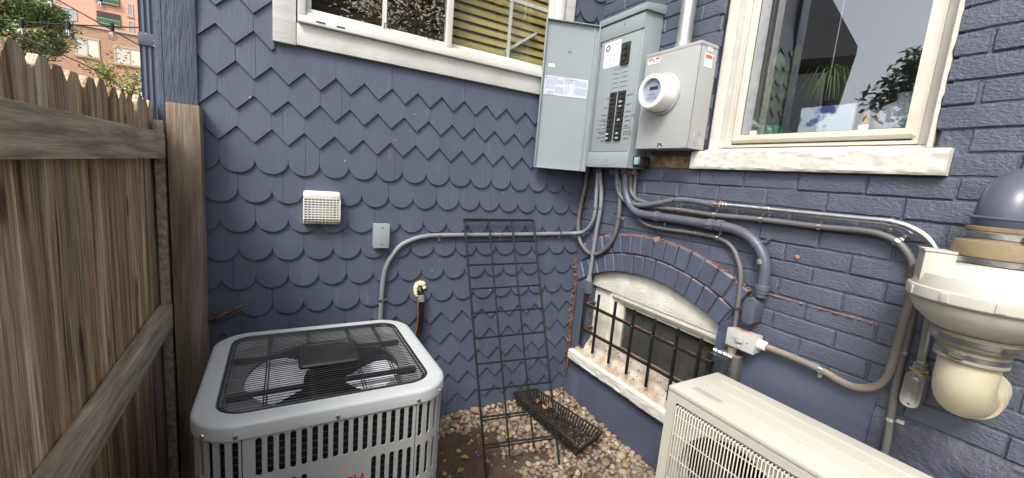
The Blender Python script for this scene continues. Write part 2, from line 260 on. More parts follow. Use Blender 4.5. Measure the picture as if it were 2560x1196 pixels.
# ------------------------------------------------------------------ mesh helpers
class MB:
    def __init__(s): s.v = []; s.f = []
    def add(s, vs, fs):
        o = len(s.v); s.v += [Vector(q) for q in vs]; s.f += [tuple(i+o for i in q) for q in fs]; return s
    def box(s, lo, hi):
        x0, y0, z0 = lo; x1, y1, z1 = hi
        return s.add([(x0, y0, z0), (x1, y0, z0), (x1, y1, z0), (x0, y1, z0), (x0, y0, z1), (x1, y0, z1), (x1, y1, z1), (x0, y1, z1)],
                     [(0, 3, 2, 1), (4, 5, 6, 7), (0, 1, 5, 4), (1, 2, 6, 5), (2, 3, 7, 6), (3, 0, 4, 7)])
    def obox(s, c, u, v, w):           # centre and three half-extent vectors
        c, u, v, w = map(Vector, (c, u, v, w)); P = []
        for k in (-1, 1):
            for a, b in ((-1, -1), (1, -1), (1, 1), (-1, 1)): P.append(c+u*a+v*b+w*k)
        return s.add(P, [(0, 3, 2, 1), (4, 5, 6, 7), (0, 1, 5, 4), (1, 2, 6, 5), (2, 3, 7, 6), (3, 0, 4, 7)])
    def bar(s, a, b, w, d, up=(0, 0, 1)):
        a, b = Vector(a), Vector(b); t = (b-a); l = t.length; t.normalize(); sd_ = t.cross(Vector(up))
        if sd_.length < 1e-4: sd_ = t.cross(Vector((1, 0, 0)))
        sd_.normalize(); n = sd_.cross(t); return s.obox((a+b)/2, t*l/2, sd_*w/2, n*d/2)
    def tube(s, pts, r, n=10, caps=True):
        pts = [Vector(p) for p in pts]; m = len(pts); rs = r if isinstance(r, (list, tuple)) else [r]*m
        t0 = (pts[1]-pts[0]).normalized(); nn = t0.orthogonal().normalized(); o = len(s.v); prev = t0
        for i, p in enumerate(pts):
            t = ((pts[min(i+1, m-1)]-pts[max(i-1, 0)])).normalized()
            q = prev.rotation_difference(t); nn = q @ nn; nn = (nn - t*nn.dot(t)).normalized(); prev = t; bb = t.cross(nn)
            for k in range(n):
                a = 2*math.pi*k/n; s.v.append(p+(nn*math.cos(a)+bb*math.sin(a))*rs[i])
        for i in range(m-1):
            for k in range(n):
                k2 = (k+1) % n; s.f.append((o+i*n+k, o+i*n+k2, o+(i+1)*n+k2, o+(i+1)*n+k))
        if caps: s.f.append(tuple(o+k for k in range(n-1, -1, -1))); s.f.append(tuple(o+(m-1)*n+k for k in range(n)))
        return s
    def lathe(s, prof, c, ax=(0, 0, 1), n=32, closed=False):     # prof: (radius, height along ax)
        ax = Vector(ax).normalized(); u = ax.orthogonal().normalized(); w = ax.cross(u); c = Vector(c); o = len(s.v)
        for r, h in prof:
            for k in range(n):
                a = 2*math.pi*k/n; s.v.append(c+ax*h+(u*math.cos(a)+w*math.sin(a))*r)
        m = len(prof)
        if not closed and prof[-1][0] < 1e-6:                    # close the tip with one vertex
            del s.v[-n:]; s.v.append(c+ax*prof[-1][1]); m -= 1
            for k in range(n): s.f.append((o+(m-1)*n+k, o+(m-1)*n+(k+1) % n, o+m*n))
        for i in range(m-1 if not closed else m):
            j = (i+1) % m
            for k in range(n):
                k2 = (k+1) % n; s.f.append((o+i*n+k, o+i*n+k2, o+j*n+k2, o+j*n+k))
        if not closed:
            if prof[0][0] > 1e-6: s.f.append(tuple(o+k for k in range(n-1, -1, -1)))
            if prof[-1][0] > 1e-6: s.f.append(tuple(o+(m-1)*n+k for k in range(n)))
        return s
    def prism(s, poly, o, u, v, w):     # poly in (u,v), extruded by vector w
        o, u, v, w = map(Vector, (o, u, v, w)); n = len(poly); P = [o+u*a+v*b for a, b in poly]
        return s.add(P+[p+w for p in P], [tuple(range(n)), tuple(range(2*n-1, n-1, -1))]+[(i, i+n, (i+1) % n+n, (i+1) % n) for i in range(n)])
    def text(s, txt, size, o, u, v, align='LEFT', w=None, shear=0, bold=0):
        c = bpy.data.curves.new('t', 'FONT'); c.body = txt; c.size = 1; c.align_x = align; c.shear = shear; c.resolution_u = 1; c.offset = bold
        ob = bpy.data.objects.new('t', c); COL.objects.link(ob); dg = bpy.context.evaluated_depsgraph_get(); me = bpy.data.meshes.new_from_object(ob.evaluated_get(dg))
        o, u, v = Vector(o), Vector(u), Vector(v); k = size
        if w and me.vertices:
            xs = [q.co.x for q in me.vertices]; k = w/(max(xs)-min(xs)+1e-6)
            kx = k
        else: kx = size
        s.add([o+u*(q.co.x*kx)+v*(q.co.y*size) for q in me.vertices], [tuple(p.vertices) for p in me.polygons])
        bpy.data.objects.remove(ob); bpy.data.meshes.remove(me); bpy.data.curves.remove(c); return s
    def mesh(s, name, bevel=0, smooth=35, recalc=True, origin=None):
        me = bpy.data.meshes.new(name); c = Vector(origin) if origin is not None else Vector((0, 0, 0))
        me.from_pydata([tuple(q-c) for q in s.v], [], s.f)
        if recalc or bevel:
            bm = bmesh.new(); bm.from_mesh(me)
            if recalc: bmesh.ops.recalc_face_normals(bm, faces=bm.faces[:])
            if bevel:
                ed = [e for e in bm.edges if len(e.link_faces) == 2 and e.calc_face_angle(0) > .6]
                bmesh.ops.bevel(bm, geom=ed, offset=bevel, segments=2, profile=.6, affect='EDGES', clamp_overlap=True)
            bm.to_mesh(me); bm.free()
        if smooth:
            me.polygons.foreach_set('use_smooth', [True]*len(me.polygons)); me.set_sharp_from_angle(angle=R_(smooth))
        return me
    def center(s):
        lo = [min(q[i] for q in s.v) for i in range(3)]; hi = [max(q[i] for q in s.v) for i in range(3)]
        return Vector([(a+b)/2 for a, b in zip(lo, hi)])

WLOC = {}
def link(o, parent, wl_):
    COL.objects.link(o)
    if parent is not None: o.parent = parent; o.location = Vector(wl_)-WLOC[parent.name]
    else: o.location = wl_
    WLOC[o.name] = Vector(wl_); return o
def tag(o, label=None, cat=None, group=None, kind=None):
    if label: o['label'] = label
    if cat: o['category'] = cat
    if group: o['group'] = group
    if kind: o['kind'] = kind
    return o
def part(name, mb, m, parent=None, bevel=0, smooth=35, recalc=True, label=None):
    c = mb.center(); me = mb.mesh(name, bevel, smooth, recalc, c); me.materials.append(MATS[m])
    o = bpy.data.objects.new(name, me); link(o, parent, c)
    if label: o['label'] = label
    return o
def inst(name, me, parent, loc, rot=None, scl=None):
    o = bpy.data.objects.new(name, me); link(o, parent, loc)
    if rot: o.rotation_euler = rot
    if scl: o.scale = scl
    return o
def thing(name, loc, label, cat, group=None):
    o = bpy.data.objects.new(name, None); o.empty_display_size = .1; link(o, None, Vector(loc)); return tag(o, label, cat, group)
def single(name, mb, m, label, cat, group=None, **k):
    return tag(part(name, mb, m, None, **k), label, cat, group)
def spline(pts, step=.02):
    P = [Vector(p) for p in pts]; P = [P[0]*2-P[1]]+P+[P[-1]*2-P[-2]]; out = []
    for i in range(1, len(P)-2):
        a, b, c, d = P[i-1], P[i], P[i+1], P[i+2]; n = max(1, int((c-b).length/step))
        for k in range(n):
            t = k/n; out.append(.5*((2*b)+(c-a)*t+(2*a-5*b+4*c-d)*t*t+(3*b-a-3*c+d)*t**3))
    out.append(P[-2]); return out
def resample(pts, step):
    out = [pts[0]]; acc = 0
    for a, b in zip(pts, pts[1:]):
        l = (b-a).length; d = step-acc
        while d <= l: out.append(a+(b-a)*(d/l)); d += step
        acc = (acc+l) % step
    out.append(pts[-1]); return out
def clip(poly, axis, lim, keep_below):
    out = []; n = len(poly)
    for i in range(n):
        a, b = poly[i], poly[(i+1) % n]; ia = (a[axis] <= lim) == keep_below or a[axis] == lim; ib = (b[axis] <= lim) == keep_below or b[axis] == lim
        if ia: out.append(a)
        if ia != ib:
            t = (lim-a[axis])/(b[axis]-a[axis]); out.append((a[0]+(b[0]-a[0])*t, a[1]+(b[1]-a[1])*t))
    return out
X, Y, Z = Vector((1, 0, 0)), Vector((0, 1, 0)), Vector((0, 0, 1))
rnd = random.uniform
# ------------------------------------------------------------------ ground
def gh(x, y):
    h = -.012 + .016*noise.noise(Vector((x*2.1, y*2.1, .3))) + .006*noise.noise(Vector((x*9, y*9, 1.3)))
    d = math.hypot(x+.05, y+.05)
    return h + .03*math.exp(-(d/.45)**2) + .018*math.exp(-((x+.9)/.25)**2-((y+.05)/.2)**2)
gx = [-120, -30, -8, -4, -2.8]+[-2.6+.05*i for i in range(57)]+[1, 3, 10, 40, 120]
gy = [-120, -30, -8, -4, -3]+[-2.8+.05*i for i in range(60)]+[.5, 2, 8, 30, 120]
g = MB(); nx = len(gx)
g.v = [Vector((x, y, gh(x, y) if (-2.7 < x < .3 and -2.9 < y < .3) else -.02)) for y in gy for x in gx]
g.f = [(j*nx+i, j*nx+i+1, (j+1)*nx+i+1, (j+1)*nx+i) for j in range(len(gy)-1) for i in range(nx-1)]
ground = part('ground', g, 'soil', smooth=60); tag(ground, kind='structure'); ground['label'] = 'dark brown bare soil in the yard corner between the blue walls and the fence'

# ------------------------------------------------------------------ house
house = thing('house', (0, 0, 0), 'dark blue painted house with a shingled wall and a brick wall meeting at a corner', 'house')
WX0, WX1, WZ0, WZ1 = -1.672, -.316, 2.034, 3.25            # window opening in the shingled wall
m = MB()
m.box((-2.10, .0, -.3), (WX0, .14, 4.6)); m.box((WX1, .0, -.3), (.3, .14, 4.6)); m.box((WX0, .001, -.3), (WX1, .139, WZ0)); m.box((WX0, .001, WZ1), (WX1, .139, 4.6))
swall = part('shingle_wall', m, 'mortar_paint', house)

P_, H_, SW = .1295, .0635, .1266
def shingle_poly(kind):
    h = SW/2; top = .238
    if kind == 'point': return [(-h, H_), (0, 0), (h, H_), (h, top), (-h, top)]
    pts = []
    for i in range(13):
        a = math.pi+math.pi*i/12; pts.append((h*math.cos(a), .060+.060*math.sin(a)))
    return pts+[(h, top), (-h, top)]
def shingle_mesh(poly, name, split=None):
    b = MB()
    def put(pl):
        n = len(pl); fr = lambda z: -.0225+.0190*z/.238
        th = .0135
        vs = [(x, fr(z), z) for x, z in pl]+[(x*.985, fr(z)-.0, z) for x, z in pl]
        b.add([(x, fr(z), z) for x, z in pl]+[(x, min(.004, fr(z)+th), z) for x, z in pl],
              [tuple(range(n)), tuple(range(2*n-1, n-1, -1))]+[(i, i+n, (i+1) % n+n, (i+1) % n) for i in range(n)])
    if split is None: put(poly)
    else:
        put(clip(poly, 0, split-.0006, True)); put(clip(poly, 0, split+.0006, False))
    return b.mesh(name, bevel=0, smooth=40)
SH = {}
for kd in ('point', 'round'):
    SH[kd] = [shingle_mesh(shingle_poly(kd), 'shingle_'+kd)]+[shingle_mesh(shingle_poly(kd), 'shingle_'+kd, sp) for sp in (-.02, .006, .027)]
    for q in SH[kd]: q.materials.append(MATS['shingle_paint'])
for k in range(-5, 17):
    zt = 2.0315-P_*k
    kd = 'round' if (5 <= k <= 10 or k <= -3) else 'point'
    x0 = -1.959 if k % 2 == 0 else -1.8955
    for i in range(-1, 17):
        x = x0+.127*i
        if x < -2.12 or x > .05: continue
        jx, jz = rnd(-.0008, .0008), rnd(-.0018, .0018)
        lo, hi = x-SW/2, x+SW/2
        inside_x = lo > -1.763-.01 and hi < -.225+.01
        touch_x = hi > -1.763 and lo < -.225
        if touch_x and inside_x and zt > 1.85: continue
        cut = None
        if touch_x and zt+.238 > 1.955:
            pl = shingle_poly(kd)
            if zt < 1.85: pl = clip(pl, 1, 1.965-zt, True)
            elif x < -1: pl = clip(pl, 0, -1.758-x, True)
            else: pl = clip(pl, 0, -.232-x, False)
            if len(pl) < 3 or max(p[0] for p in pl)-min(p[0] for p in pl) < .004: continue
            me = shingle_mesh(pl, 'shingle_cut'); me.materials.append(MATS['shingle_paint'])
        else: me = random.choice(SH[kd]) if random.random() < .16 else SH[kd][0]
        inst('shingle', me, swall, (x+jx, -.0005, zt+jz), (rnd(-.003, .003), rnd(-.005, .005), rnd(-.0012, .0012)))

m = MB(); m.box((-2.125, -.030, 1.60), (-2.021, .005, 4.6)); part('corner_board', m, 'corner_paint', house, bevel=.004)
m = MB(); m.box((-2.150, -.024, -.2), (-2.1265, .14, 4.6)); part('corner_board', m, 'corner_paint', house, bevel=.003)
m = MB(); m.box((-2.130, .1405, -.2), (-2.05, 6, 4.6)); part('side_wall', m, 'mortar_paint', house)

# sliding window with wide trim, tan blinds behind
win = MB()
def frame(mb, x0, x1, z0, z1, w, y0, y1):
    mb.box((x0, y0, z0), (x1, y1, z0+w)); mb.box((x0, y0, z1-w), (x1, y1, z1)); mb.box((x0, y0, z0+w), (x0+w, y1, z1-w)); mb.box((x1-w, y0, z0+w), (x1, y1, z1-w))
frame(win, WX0+.001, WX1-.001, WZ0+.001, WZ1, .030, -.052, .10)
win = part('window', win, 'vinyl', house, bevel=.004, label='white sliding window with tan blinds above the shingles')
m = MB(); m.box((WX0+.031, -.044, WZ0+.031), (WX1-.031, .09, WZ0+.044)); m.box((WX0+.031, -.030, WZ0+.0445), (WX1-.031, .09, WZ0+.052)); part('track', m, 'vinyl', win, bevel=.002)
m = MB(); m.box((-1.763, -.034, 1.940), (-1.6765, .0, 3.36)); part('trim', m, 'trim_white', win, bevel=.003)
m = MB(); m.box((-1.6755, -.031, 1.944), (-.231, .0, 2.0335)); part('trim', m, 'trim_white_h', win, bevel=.003)
m = MB(); m.box((-.3155, -.034, 2.0345), (-.231, .0, 3.36)); part('trim', m, 'trim_white', win, bevel=.003)
def sash(x0, x1, z0, y, w, mname):
    s_ = MB(); frame(s_, x0, x1, z0, 3.215, w, y-.014, y+.014); s_ = part('sash', s_, mname, win, bevel=.003); return s_
s1 = sash(-1.640, -.985, 2.080, -.014, .022, 'vinyl'); s2 = sash(-1.005, -.348, 2.087, .022, .028, 'vinyl')
m = MB(); m.box((-1.619, -.018, 2.101), (-1.006, -.0165, 3.195)); part('screen', m, 'glass_screen', win)
m = MB(); m.box((-1.619, -.006, 2.101), (-1.006, -.002, 3.195)); part('pane', m, 'glass', win)
m = MB(); m.box((-.978, .020, 2.114), (-.375, .024, 3.188)); part('pane', m, 'glass', win)
for xm, ym in ((-1.31, -.0260), (-.62, .026)):
    m = MB(); m.box((xm-.009, ym, 2.10), (xm+.009, ym+.006, 3.19)); part('muntin', m, 'vinyl', win)
m = MB(); m.box((-1.615, .0075, 2.46), (-1.008, .013, 2.478)); part('muntin', m, 'vinyl', win)
m = MB(); m.box((-.975, .033, 2.42), (-.378, .039, 2.438)); part('muntin', m, 'vinyl', win)
m = MB(); m.box((-1.008, -.040, 2.081), (-.978, -.0285, 3.2)); part('meeting_stile', m, 'vinyl', win, bevel=.003)
for xx in (-1.30, -1.085):
    m = MB(); m.tube([(xx-.012, -.030, 2.097), (xx-.010, -.034, 2.118), (xx+.010, -.034, 2.118), (xx+.012, -.030, 2.097)], .0022, 6); part('screen_latch', m, 'black_metal', win)
for xx in (-1.60, -1.52, -.43):
    m = MB(); m.box((xx, -.0535, 2.046), (xx+.035, -.0525, 2.052)); part('weep_slot', m, 'panel_dark', win)
sm = MB(); n = 6
pts = [(-.026+.052*i/n, .006*math.sin(math.pi*i/n)) for i in range(n+1)]
sm.add([(x, a, b) for x in (-.655, .655) for a, b in pts], [(i, i+1, i+1+n+1, i+n+1) for i in range(n)])
me = sm.mesh('slat', smooth=60); me.materials.append(MATS['blind'])
sl_mod = [(2.115+.044*i) for i in range(26)]
for i, zz in enumerate(sl_mod): inst('slat', me, win, (-.994, .085, zz), (R_(64)+rnd(-.03, .03), rnd(-.004, .004), 0))
m = MB(); m.tube([(-.50, .078, 2.36), (-.50, .078, 3.2)], .003, 6); part('blind_cord', m, 'trim_white', win)
m = MB(); m.bar((-.62, .060, 2.16), (-.43, .060, 2.30), .012, .022, (0, 1, 0)); part('security_bar', m, 'vinyl', win)
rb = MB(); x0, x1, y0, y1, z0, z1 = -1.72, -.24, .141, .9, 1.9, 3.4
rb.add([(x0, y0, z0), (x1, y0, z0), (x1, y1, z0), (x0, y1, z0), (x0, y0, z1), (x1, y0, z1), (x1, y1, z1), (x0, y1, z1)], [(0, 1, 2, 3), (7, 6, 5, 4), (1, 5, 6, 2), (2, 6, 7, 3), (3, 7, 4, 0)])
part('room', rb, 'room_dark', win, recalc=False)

random.seed(9)
for x_, z_ in ((-1.005, .915), (-.965, 1.088), (-.60, 1.085), (-1.325, 1.03)):
    b = MB()
    for q in range(5): b.lathe([(rnd(.002, .006), 0), (.001, .0006), (0, .0007)], (x_+rnd(-.007, .007), -.0215, z_+rnd(-.010, .010)), (0, -1, 0), 7)
    part('bare_patch', b, 'rubber_tan', swall)
# downspout on the left corner
ds = MB(); pr = []
cxd, cyd, w2, d2 = -2.176, .085, .034, .028
fl = [(-w2, 0)]
N_ = 24
for i in range(N_+1):
    t = i/N_; fl.append((-w2+2*w2*t, -d2+.0045*abs(math.sin(t*math.pi*4))))
prof = [(-w2, d2)]+fl[1:]+[(w2, d2)]
zz = [-.1, 4.6]
ds.add([(cxd+a, cyd+b, z) for z in zz for a, b in prof], [(i, (i+1) % len(prof), (i+1) % len(prof)+len(prof), i+len(prof)) for i in range(len(prof))])
dsp = part('downspout', ds, 'spout_paint', house, smooth=40)
m = MB(); m.box((cxd-w2-.003, cyd-d2-.0035, 1.845), (cxd+w2+.028, cyd-d2-.0005, 1.892)); m.box((cxd-w2-.003, cyd-d2, 1.845), (cxd-w2-.0005, cyd+d2, 1.892)); part('strap', m, 'spout_paint', dsp, bevel=.0008)
m = MB()
for sx, sz in ((-.012, 1.889), (.012, 1.868), (.010, 1.848)): m.lathe([(.0025, 0), (.0025, .001), (0, .0015)], (cxd+sx, cyd-d2-.0036, sz), (0, -1, 0), 8)
part('rivet', m, 'zinc', dsp)

# ------------------------------------------------------------------ brick wall
AY, AZ, AR0, AR1, AR2 = -.62, -.015, 1.0, 1.1065, 1.215
OY0, OY1 = -.845, -1.632                                    # upper window opening
BY0, BY1 = -1.075, -.165                                    # basement opening (right, left)
bw = MB(); xb0, xb1 = .0040, .20
bw.box((xb0, -2.45, 1.57), (xb1, OY1-.02, 4.6)); bw.box((xb0, OY0+.02, 1.57), (xb1, .16, 4.6)); bw.box((xb0, OY1-.02, 3.1), (xb1, OY0+.02, 4.6))
bw.box((xb0, -2.45, 1.12), (xb1, .16, 1.57)); bw.box((xb0, -2.45, -.3), (xb1, BY0, 1.12)); bw.box((xb0, BY1, -.3), (xb1, .16, 1.12)); bw.box((xb0, BY0, -.3), (xb1, BY1, .30))
bwall = part('brick_wall', bw, 'mortar_paint', house)
m = MB(); m.box((.0, -2.451, -.3), (4, -2.45, 4.6)); part('end_wall', m, 'rough_parge', house)
random.seed(11)
def brick_mesh(L, Hh, seed):
    rg = random.Random(seed); b = MB(); us = [0, .018, .12, .25, .38, .5, .62, .75, .88, .982, 1]; vs = [0, .06, .3, .5, .7, .94, 1]; nu, nv = len(us)-1, len(vs)-1
    N3 = lambda y, z, k: noise.noise(Vector((y*k+seed*7.3, z*k*1.5, seed*1.7)))
    for j in range(nv+1):
        for i in range(nu+1):
            y = (us[i]-.5)*L; z = (vs[j]-.5)*Hh; edge = i in (0, nu) or j in (0, nv); near = i in (1, nu-1) or j in (1, nv-1)
            x = -.0012+.0024*N3(y, z, 11)+.0009*N3(y, z, 37)
            if edge: x += .0034+.0014*rg.random()
            if near or edge: y += .0022*N3(y, z, 23)*(1 if i in (0, 1, nu-1, nu) else .2); z += .0024*N3(y+3, z, 27)
            if near: x += .0006
            b.v.append(Vector((x, y, z)))
    w = nu+1
    b.f = [(j*w+i, (j+1)*w+i, (j+1)*w+i+1, j*w+i+1) for j in range(nv) for i in range(nu)]
    ring = [i for i in range(w)]+[j*w+nu for j in range(1, nv+1)]+[nv*w+i for i in range(nu-1, -1, -1)]+[j*w for j in range(nv-1, 0, -1)]
    o = len(b.v)
    for q in ring: p = b.v[q]; b.v.append(Vector((.012, p.y*1.004, p.z*1.02)))
    n = len(ring); b.f += [(ring[i], ring[(i+1) % n], o+(i+1) % n, o+i) for i in range(n)]
    me = b.mesh('brick', smooth=24); return me
BL, BH, CH = .2165, .0695, .0695
full = [brick_mesh(.2105, .0640, s) for s in range(9)]
for q in full: q.materials.append(MATS['brick_paint'])
cache = {}
def put_brick(y0, y1, z, mt='brick_paint'):
    w = y1-y0
    if w < .03: return
    if abs(w-.2105) < .004: me = random.choice(full)
    else:
        kq = (round(w, 2), random.randint(0, 2))
        if kq not in cache: cache[kq] = brick_mesh(kq[0], .0640, 40+len(cache)); cache[kq].materials.append(MATS['brick_paint'])
        me = cache[kq]
    if mt != 'brick_paint': me = me.copy(); me.materials.clear(); me.materials.append(MATS[mt])
    inst('brick', me, bwall, (rnd(-.0022, .0022), (y0+y1)/2, z), (rnd(-.006, .006), rnd(-.012, .012), rnd(-.005, .005)))
def arch_out(y):
    d = abs(y-AY); return AZ+math.sqrt(max(0, AR2**2-d*d))
for k in range(-11, 17):
    zc = 1.567+CH*k+CH/2; off = 0 if k % 2 else BL/2
    y = -2.40-off*0
    start = -1.2805-BL*6 if k % 2 == 0 else -1.3885-BL*6+.0
    start = -1.2805-BL*6+(0 if (k+1) % 2 == 0 else BL/2)
    for i in range(14):
        a = start+BL*i+.003; b = a+.2105
        if b < -2.30 or a > -.01: continue
        a, b = max(a, -2.44), min(b, -.004); segs = [(a, b)]
        def cut(segs, lo, hi):
            out = []
            for p, q in segs:
                if q <= lo or p >= hi: out.append((p, q)); continue
                if p < lo: out.append((p, lo))
                if q > hi: out.append((hi, q))
            return out
        zl, zh = zc-CH/2, zc+CH/2
        if zh > 1.60 and zl < 1.65: segs = cut(segs, -1.690, -.808)
        if zl >= 1.63: segs = cut(segs, OY1-.004, OY0-.004)
        # the arch
        if zl < AZ+AR2:
            dz = zc-.012-AZ; half = math.sqrt(max(0, AR2**2-dz*dz)) if dz < AR2 else 0
            if half > .04 and zl > .86: segs = cut(segs, AY-half if zc > 1.055 else -1.20, AY+half)
        if zl < .925: segs = cut(segs, -1.215 if zl > .85 else (-1.44 if zl > .80 else -1.648), .5)
        for p, q in segs:
            mt = 'bare_brick' if (abs(zc-1.6) < .04 and -.80 < (p+q)/2 < -.52) else 'brick_paint'
            put_brick(p, q, zc, mt)
# two rings of arch bricks
archs = []
def voussoir(r0, r1, a0, a1, seed):
    rg = random.Random(seed); b = MB(); nu, nv = 3, 4
    xf = -.017
    for j in range(nv+1):
        for i in range(nu+1):
            u = [0, .06, .94, 1][i]; v = [0, .04, .5, .96, 1][j]; a = a0+(a1-a0)*u; r = r0+(r1-r0)*v
            x = xf+.004*noise.noise(Vector((a*22, r*18, seed*.37)))
            if i in (0, nu) or j in (0, nv): x += .0040+rg.uniform(0, .002); a += rg.uniform(-.0022, .0022); r += rg.uniform(-.004, .004)
            b.v.append(Vector((x, AY+r*math.sin(a), AZ+r*math.cos(a))))
    w = nu+1; b.f = [(j*w+i, (j+1)*w+i, (j+1)*w+i+1, j*w+i+1) for j in range(nv) for i in range(nu)]
    ring = [i for i in range(w)]+[j*w+nu for j in range(1, nv+1)]+[nv*w+i for i in range(nu-1, -1, -1)]+[j*w for j in range(nv-1, 0, -1)]
    o = len(b.v); c = Vector((0, AY+(r0+r1)/2*math.sin((a0+a1)/2), AZ+(r0+r1)/2*math.cos((a0+a1)/2)))
    for q in ring: p = b.v[q]; b.v.append(Vector((.05, p.y, p.z)))
    n = len(ring); b.f += [(ring[i], ring[(i+1) % n], o+(i+1) % n, o+i) for i in range(n)]
    return b
for ri, (r0, r1, st, t0) in enumerate(((AR0, AR1-.004, .0715, -.470), (AR1+.004, AR2, .0660, -.482))):
    a = t0; sidx = 0
    while a < (.600 if ri == 0 else .54):
        b = voussoir(r0, r1, a+.0036, a+st-.0036, sidx+ri*50)
        if AY+r1*math.sin(a+st) < .02: part('arch_brick', b, 'arch_paint', bwall, smooth=24)
        a += st*rnd(.93, 1.07); sidx += 1
# mortar behind the arch
m = MB(); pl = [(AY+AR0*math.sin(t), AZ+AR0*math.cos(t)) for t in [(-.475+.02*i) for i in range(54)]]; pl2 = [(AY+AR2*math.sin(t), AZ+AR2*math.cos(t)) for t in [(-.475+.02*i) for i in range(54)]]
n = len(pl); vs = []
for x in (-.004, .19): vs += [(x, min(a, .1), b) for a, b in pl]+[(x, min(a, .1), b-.012) for a, b in pl2]
fs = []
for i in range(n-1): fs += [(i, i+1, n+i+1, n+i), (2*n+i, 3*n+i, 3*n+i+1, 2*n+i+1), (i, 2*n+i, 2*n+i+1, i+1), (n+i, n+i+1, 3*n+i+1, 3*n+i)]
m.add(vs, fs); part('arch_mortar', m, 'mortar_paint', bwall)
# crumbs of orange brick dust lying on the ledge over the arch and on a few courses
random.seed(5)
def crumbs(pts, wid, n, name):
    b = MB()
    for i in range(n):
        p = Vector(random.choice(pts)); q = p+Vector((rnd(-wid, 0), rnd(-.02, .02), 0)); r = rnd(.0008, .0032)
        b.obox(q+Vector((0, 0, r*.5)), Vector((rnd(.4, 1.2), rnd(-.3, .3), 0))*r, Vector((rnd(-.3, .3), rnd(.8, 2.2), 0))*r, Vector((0, 0, r*.6)))
    o = part(name, b, 'brick_dust', bwall, smooth=0); o['kind'] = 'stuff'
crumbs([(.004, AY+AR2*math.sin(t), AZ+AR2*math.cos(t)+.001) for t in [(-.47+.012*i) for i in range(75)]], .018, 240, 'brick_dust')
crumbs([(.0, -1.22-.012*i, 1.0725+.0005*math.sin(i)) for i in range(36)], .004, 70, 'brick_dust')
for c, w in (((-.016, -.663, 1.196), .016), ((-.012, -.285, 1.150), .012)):
    b = MB()
    for i in range(7): b.lathe([(w*.7, 0), (w*.55, .002), (0, .003)], (c[0], c[1]+rnd(-w, w)*.8, c[2]+rnd(-w, w)*.5), (-1, 0, 0), 8)
    part('chipped_spot', b, 'brick_dust', bwall)
# smooth painted foundation coat
m = MB(); m.box((-.002, BY1-.012, -.3), (.01, .0, .868)); m.box((-.012, BY1-.015, -.3), (-.0025, .0, .186)); m.box((-.0045, -1.648, -.3), (.01, BY0+.012, .845)); m.box((-.003, -1.20, .84), (.009, BY0+.01, .905))
m.box((-.0035, BY0+.012, -.3), (.01, BY1-.012, .287)); m.box((-.013, -1.648, -.3), (-.005, BY1-.015, .205))
part('foundation_coat', m, 'parge_paint', bwall, bevel=.002)
b = MB(); nu, nv = 46, 52; y0, y1, z0, z1 = -2.44, -1.649, -.25, .81
for j in range(nv+1):
    for i in range(nu+1):
        y = y0+(y1-y0)*i/nu; z = z0+(z1-z0)*j/nv
        x = -.004+.004*noise.noise(Vector((y*9, z*13, 2)))+.0022*noise.noise(Vector((y*26, z*40, 5)))
        lz = .775+.05*(y+1.70)*1.2+.012*math.sin(y*17)+.006*noise.noise(Vector((y*30, 0, 0)))
        if z < lz: x -= .008
        if j == nv: x = .012
        b.v.append(Vector((x, y, z)))
b.f = [(j*(nu+1)+i, (j+1)*(nu+1)+i, (j+1)*(nu+1)+i+1, j*(nu+1)+i+1) for j in range(nv) for i in range(nu)]
part('rough_coat', b, 'rough_parge', bwall, smooth=40)
m = MB(); m.lathe([(.006, 0), (.009, .004), (.004, .006)], (-.003, -1.332, 1.246), (-1, 0, 0), 10); part('wall_plug', m, 'brick_dust', bwall)

def rough_slab(x0, x1, y0, y1, z0, z1, amp, seed, nu=70, nv=8):
    b = MB()
    def P(u, v, w):   # front faces -x
        return None
    rows = []
    prof = [(x1, z1), (x0+.012, z1), (x0+.002, z1-.006)]+[(x0, z1-.008-(z1-z0-.016)*i/nv) for i in range(nv+1)]+[(x0+.004, z0), (x1, z0)]
    for i in range(nu+1):
        y = y0+(y1-y0)*i/nu
        for k, (x, z) in enumerate(prof):
            dx = 0
            if 1 <= k < len(prof)-1:
                dx = amp*.6*noise.noise(Vector((y*9+seed, z*16, seed)))-amp*1.1*max(0, .25-abs(noise.noise(Vector((y*11+z*22, z*34-y*6, seed+3)))))*2
                if 2 <= k: dx += amp*.5*noise.noise(Vector((y*40, z*70, seed+9)))
            e = .0015*noise.noise(Vector((y*20, k, seed)))
            b.v.append(Vector((x-dx, y, z+e)))
    n = len(prof)
    for i in range(nu):
        for k in range(n-1): b.f.append((i*n+k, i*n+k+1, (i+1)*n+k+1, (i+1)*n+k))
    b.f.append(tuple(range(n))); b.f.append(tuple(nu*n+k for k in range(n-1, -1, -1))); return b
# upper window in the brick wall
wf = MB()
def framex(mb, y0, y1, z0, z1, w, x0, x1, wb=None):
    wb = wb or w; mb.box((x0, y0, z0), (x1, y1, z0+wb)); mb.box((x0, y0, z1-w), (x1, y1, z1)); mb.box((x0, y0, z0+wb), (x1, y0+w, z1-w)); mb.box((x0, y1-w, z0+wb), (x1, y1, z1-w))
framex(wf, OY1-.01, OY0+.01, 1.640, 3.1, .052, .050, .16, .03)
bwin = part('window', wf, 'stone_white', house, bevel=.004, label='tall white window in the brick wall with plants behind the glass')
b = MB(); framex(b, OY1+.041, OY0-.093, 1.672, 3.05, .016, .042, .14, .012); part('frame', b, 'cream_frame', bwin, bevel=.003)
b = MB(); b.box((.048, OY0-.093, 1.672), (.14, OY0-.0425, 3.05)); part('jamb', b, 'stone_white', bwin, bevel=.003)
b = MB(); b.box((.040, OY0-.078, 1.674), (.12, OY0-.0935, 3.04)); part('stop', b, 'cream_frame', bwin, bevel=.002)
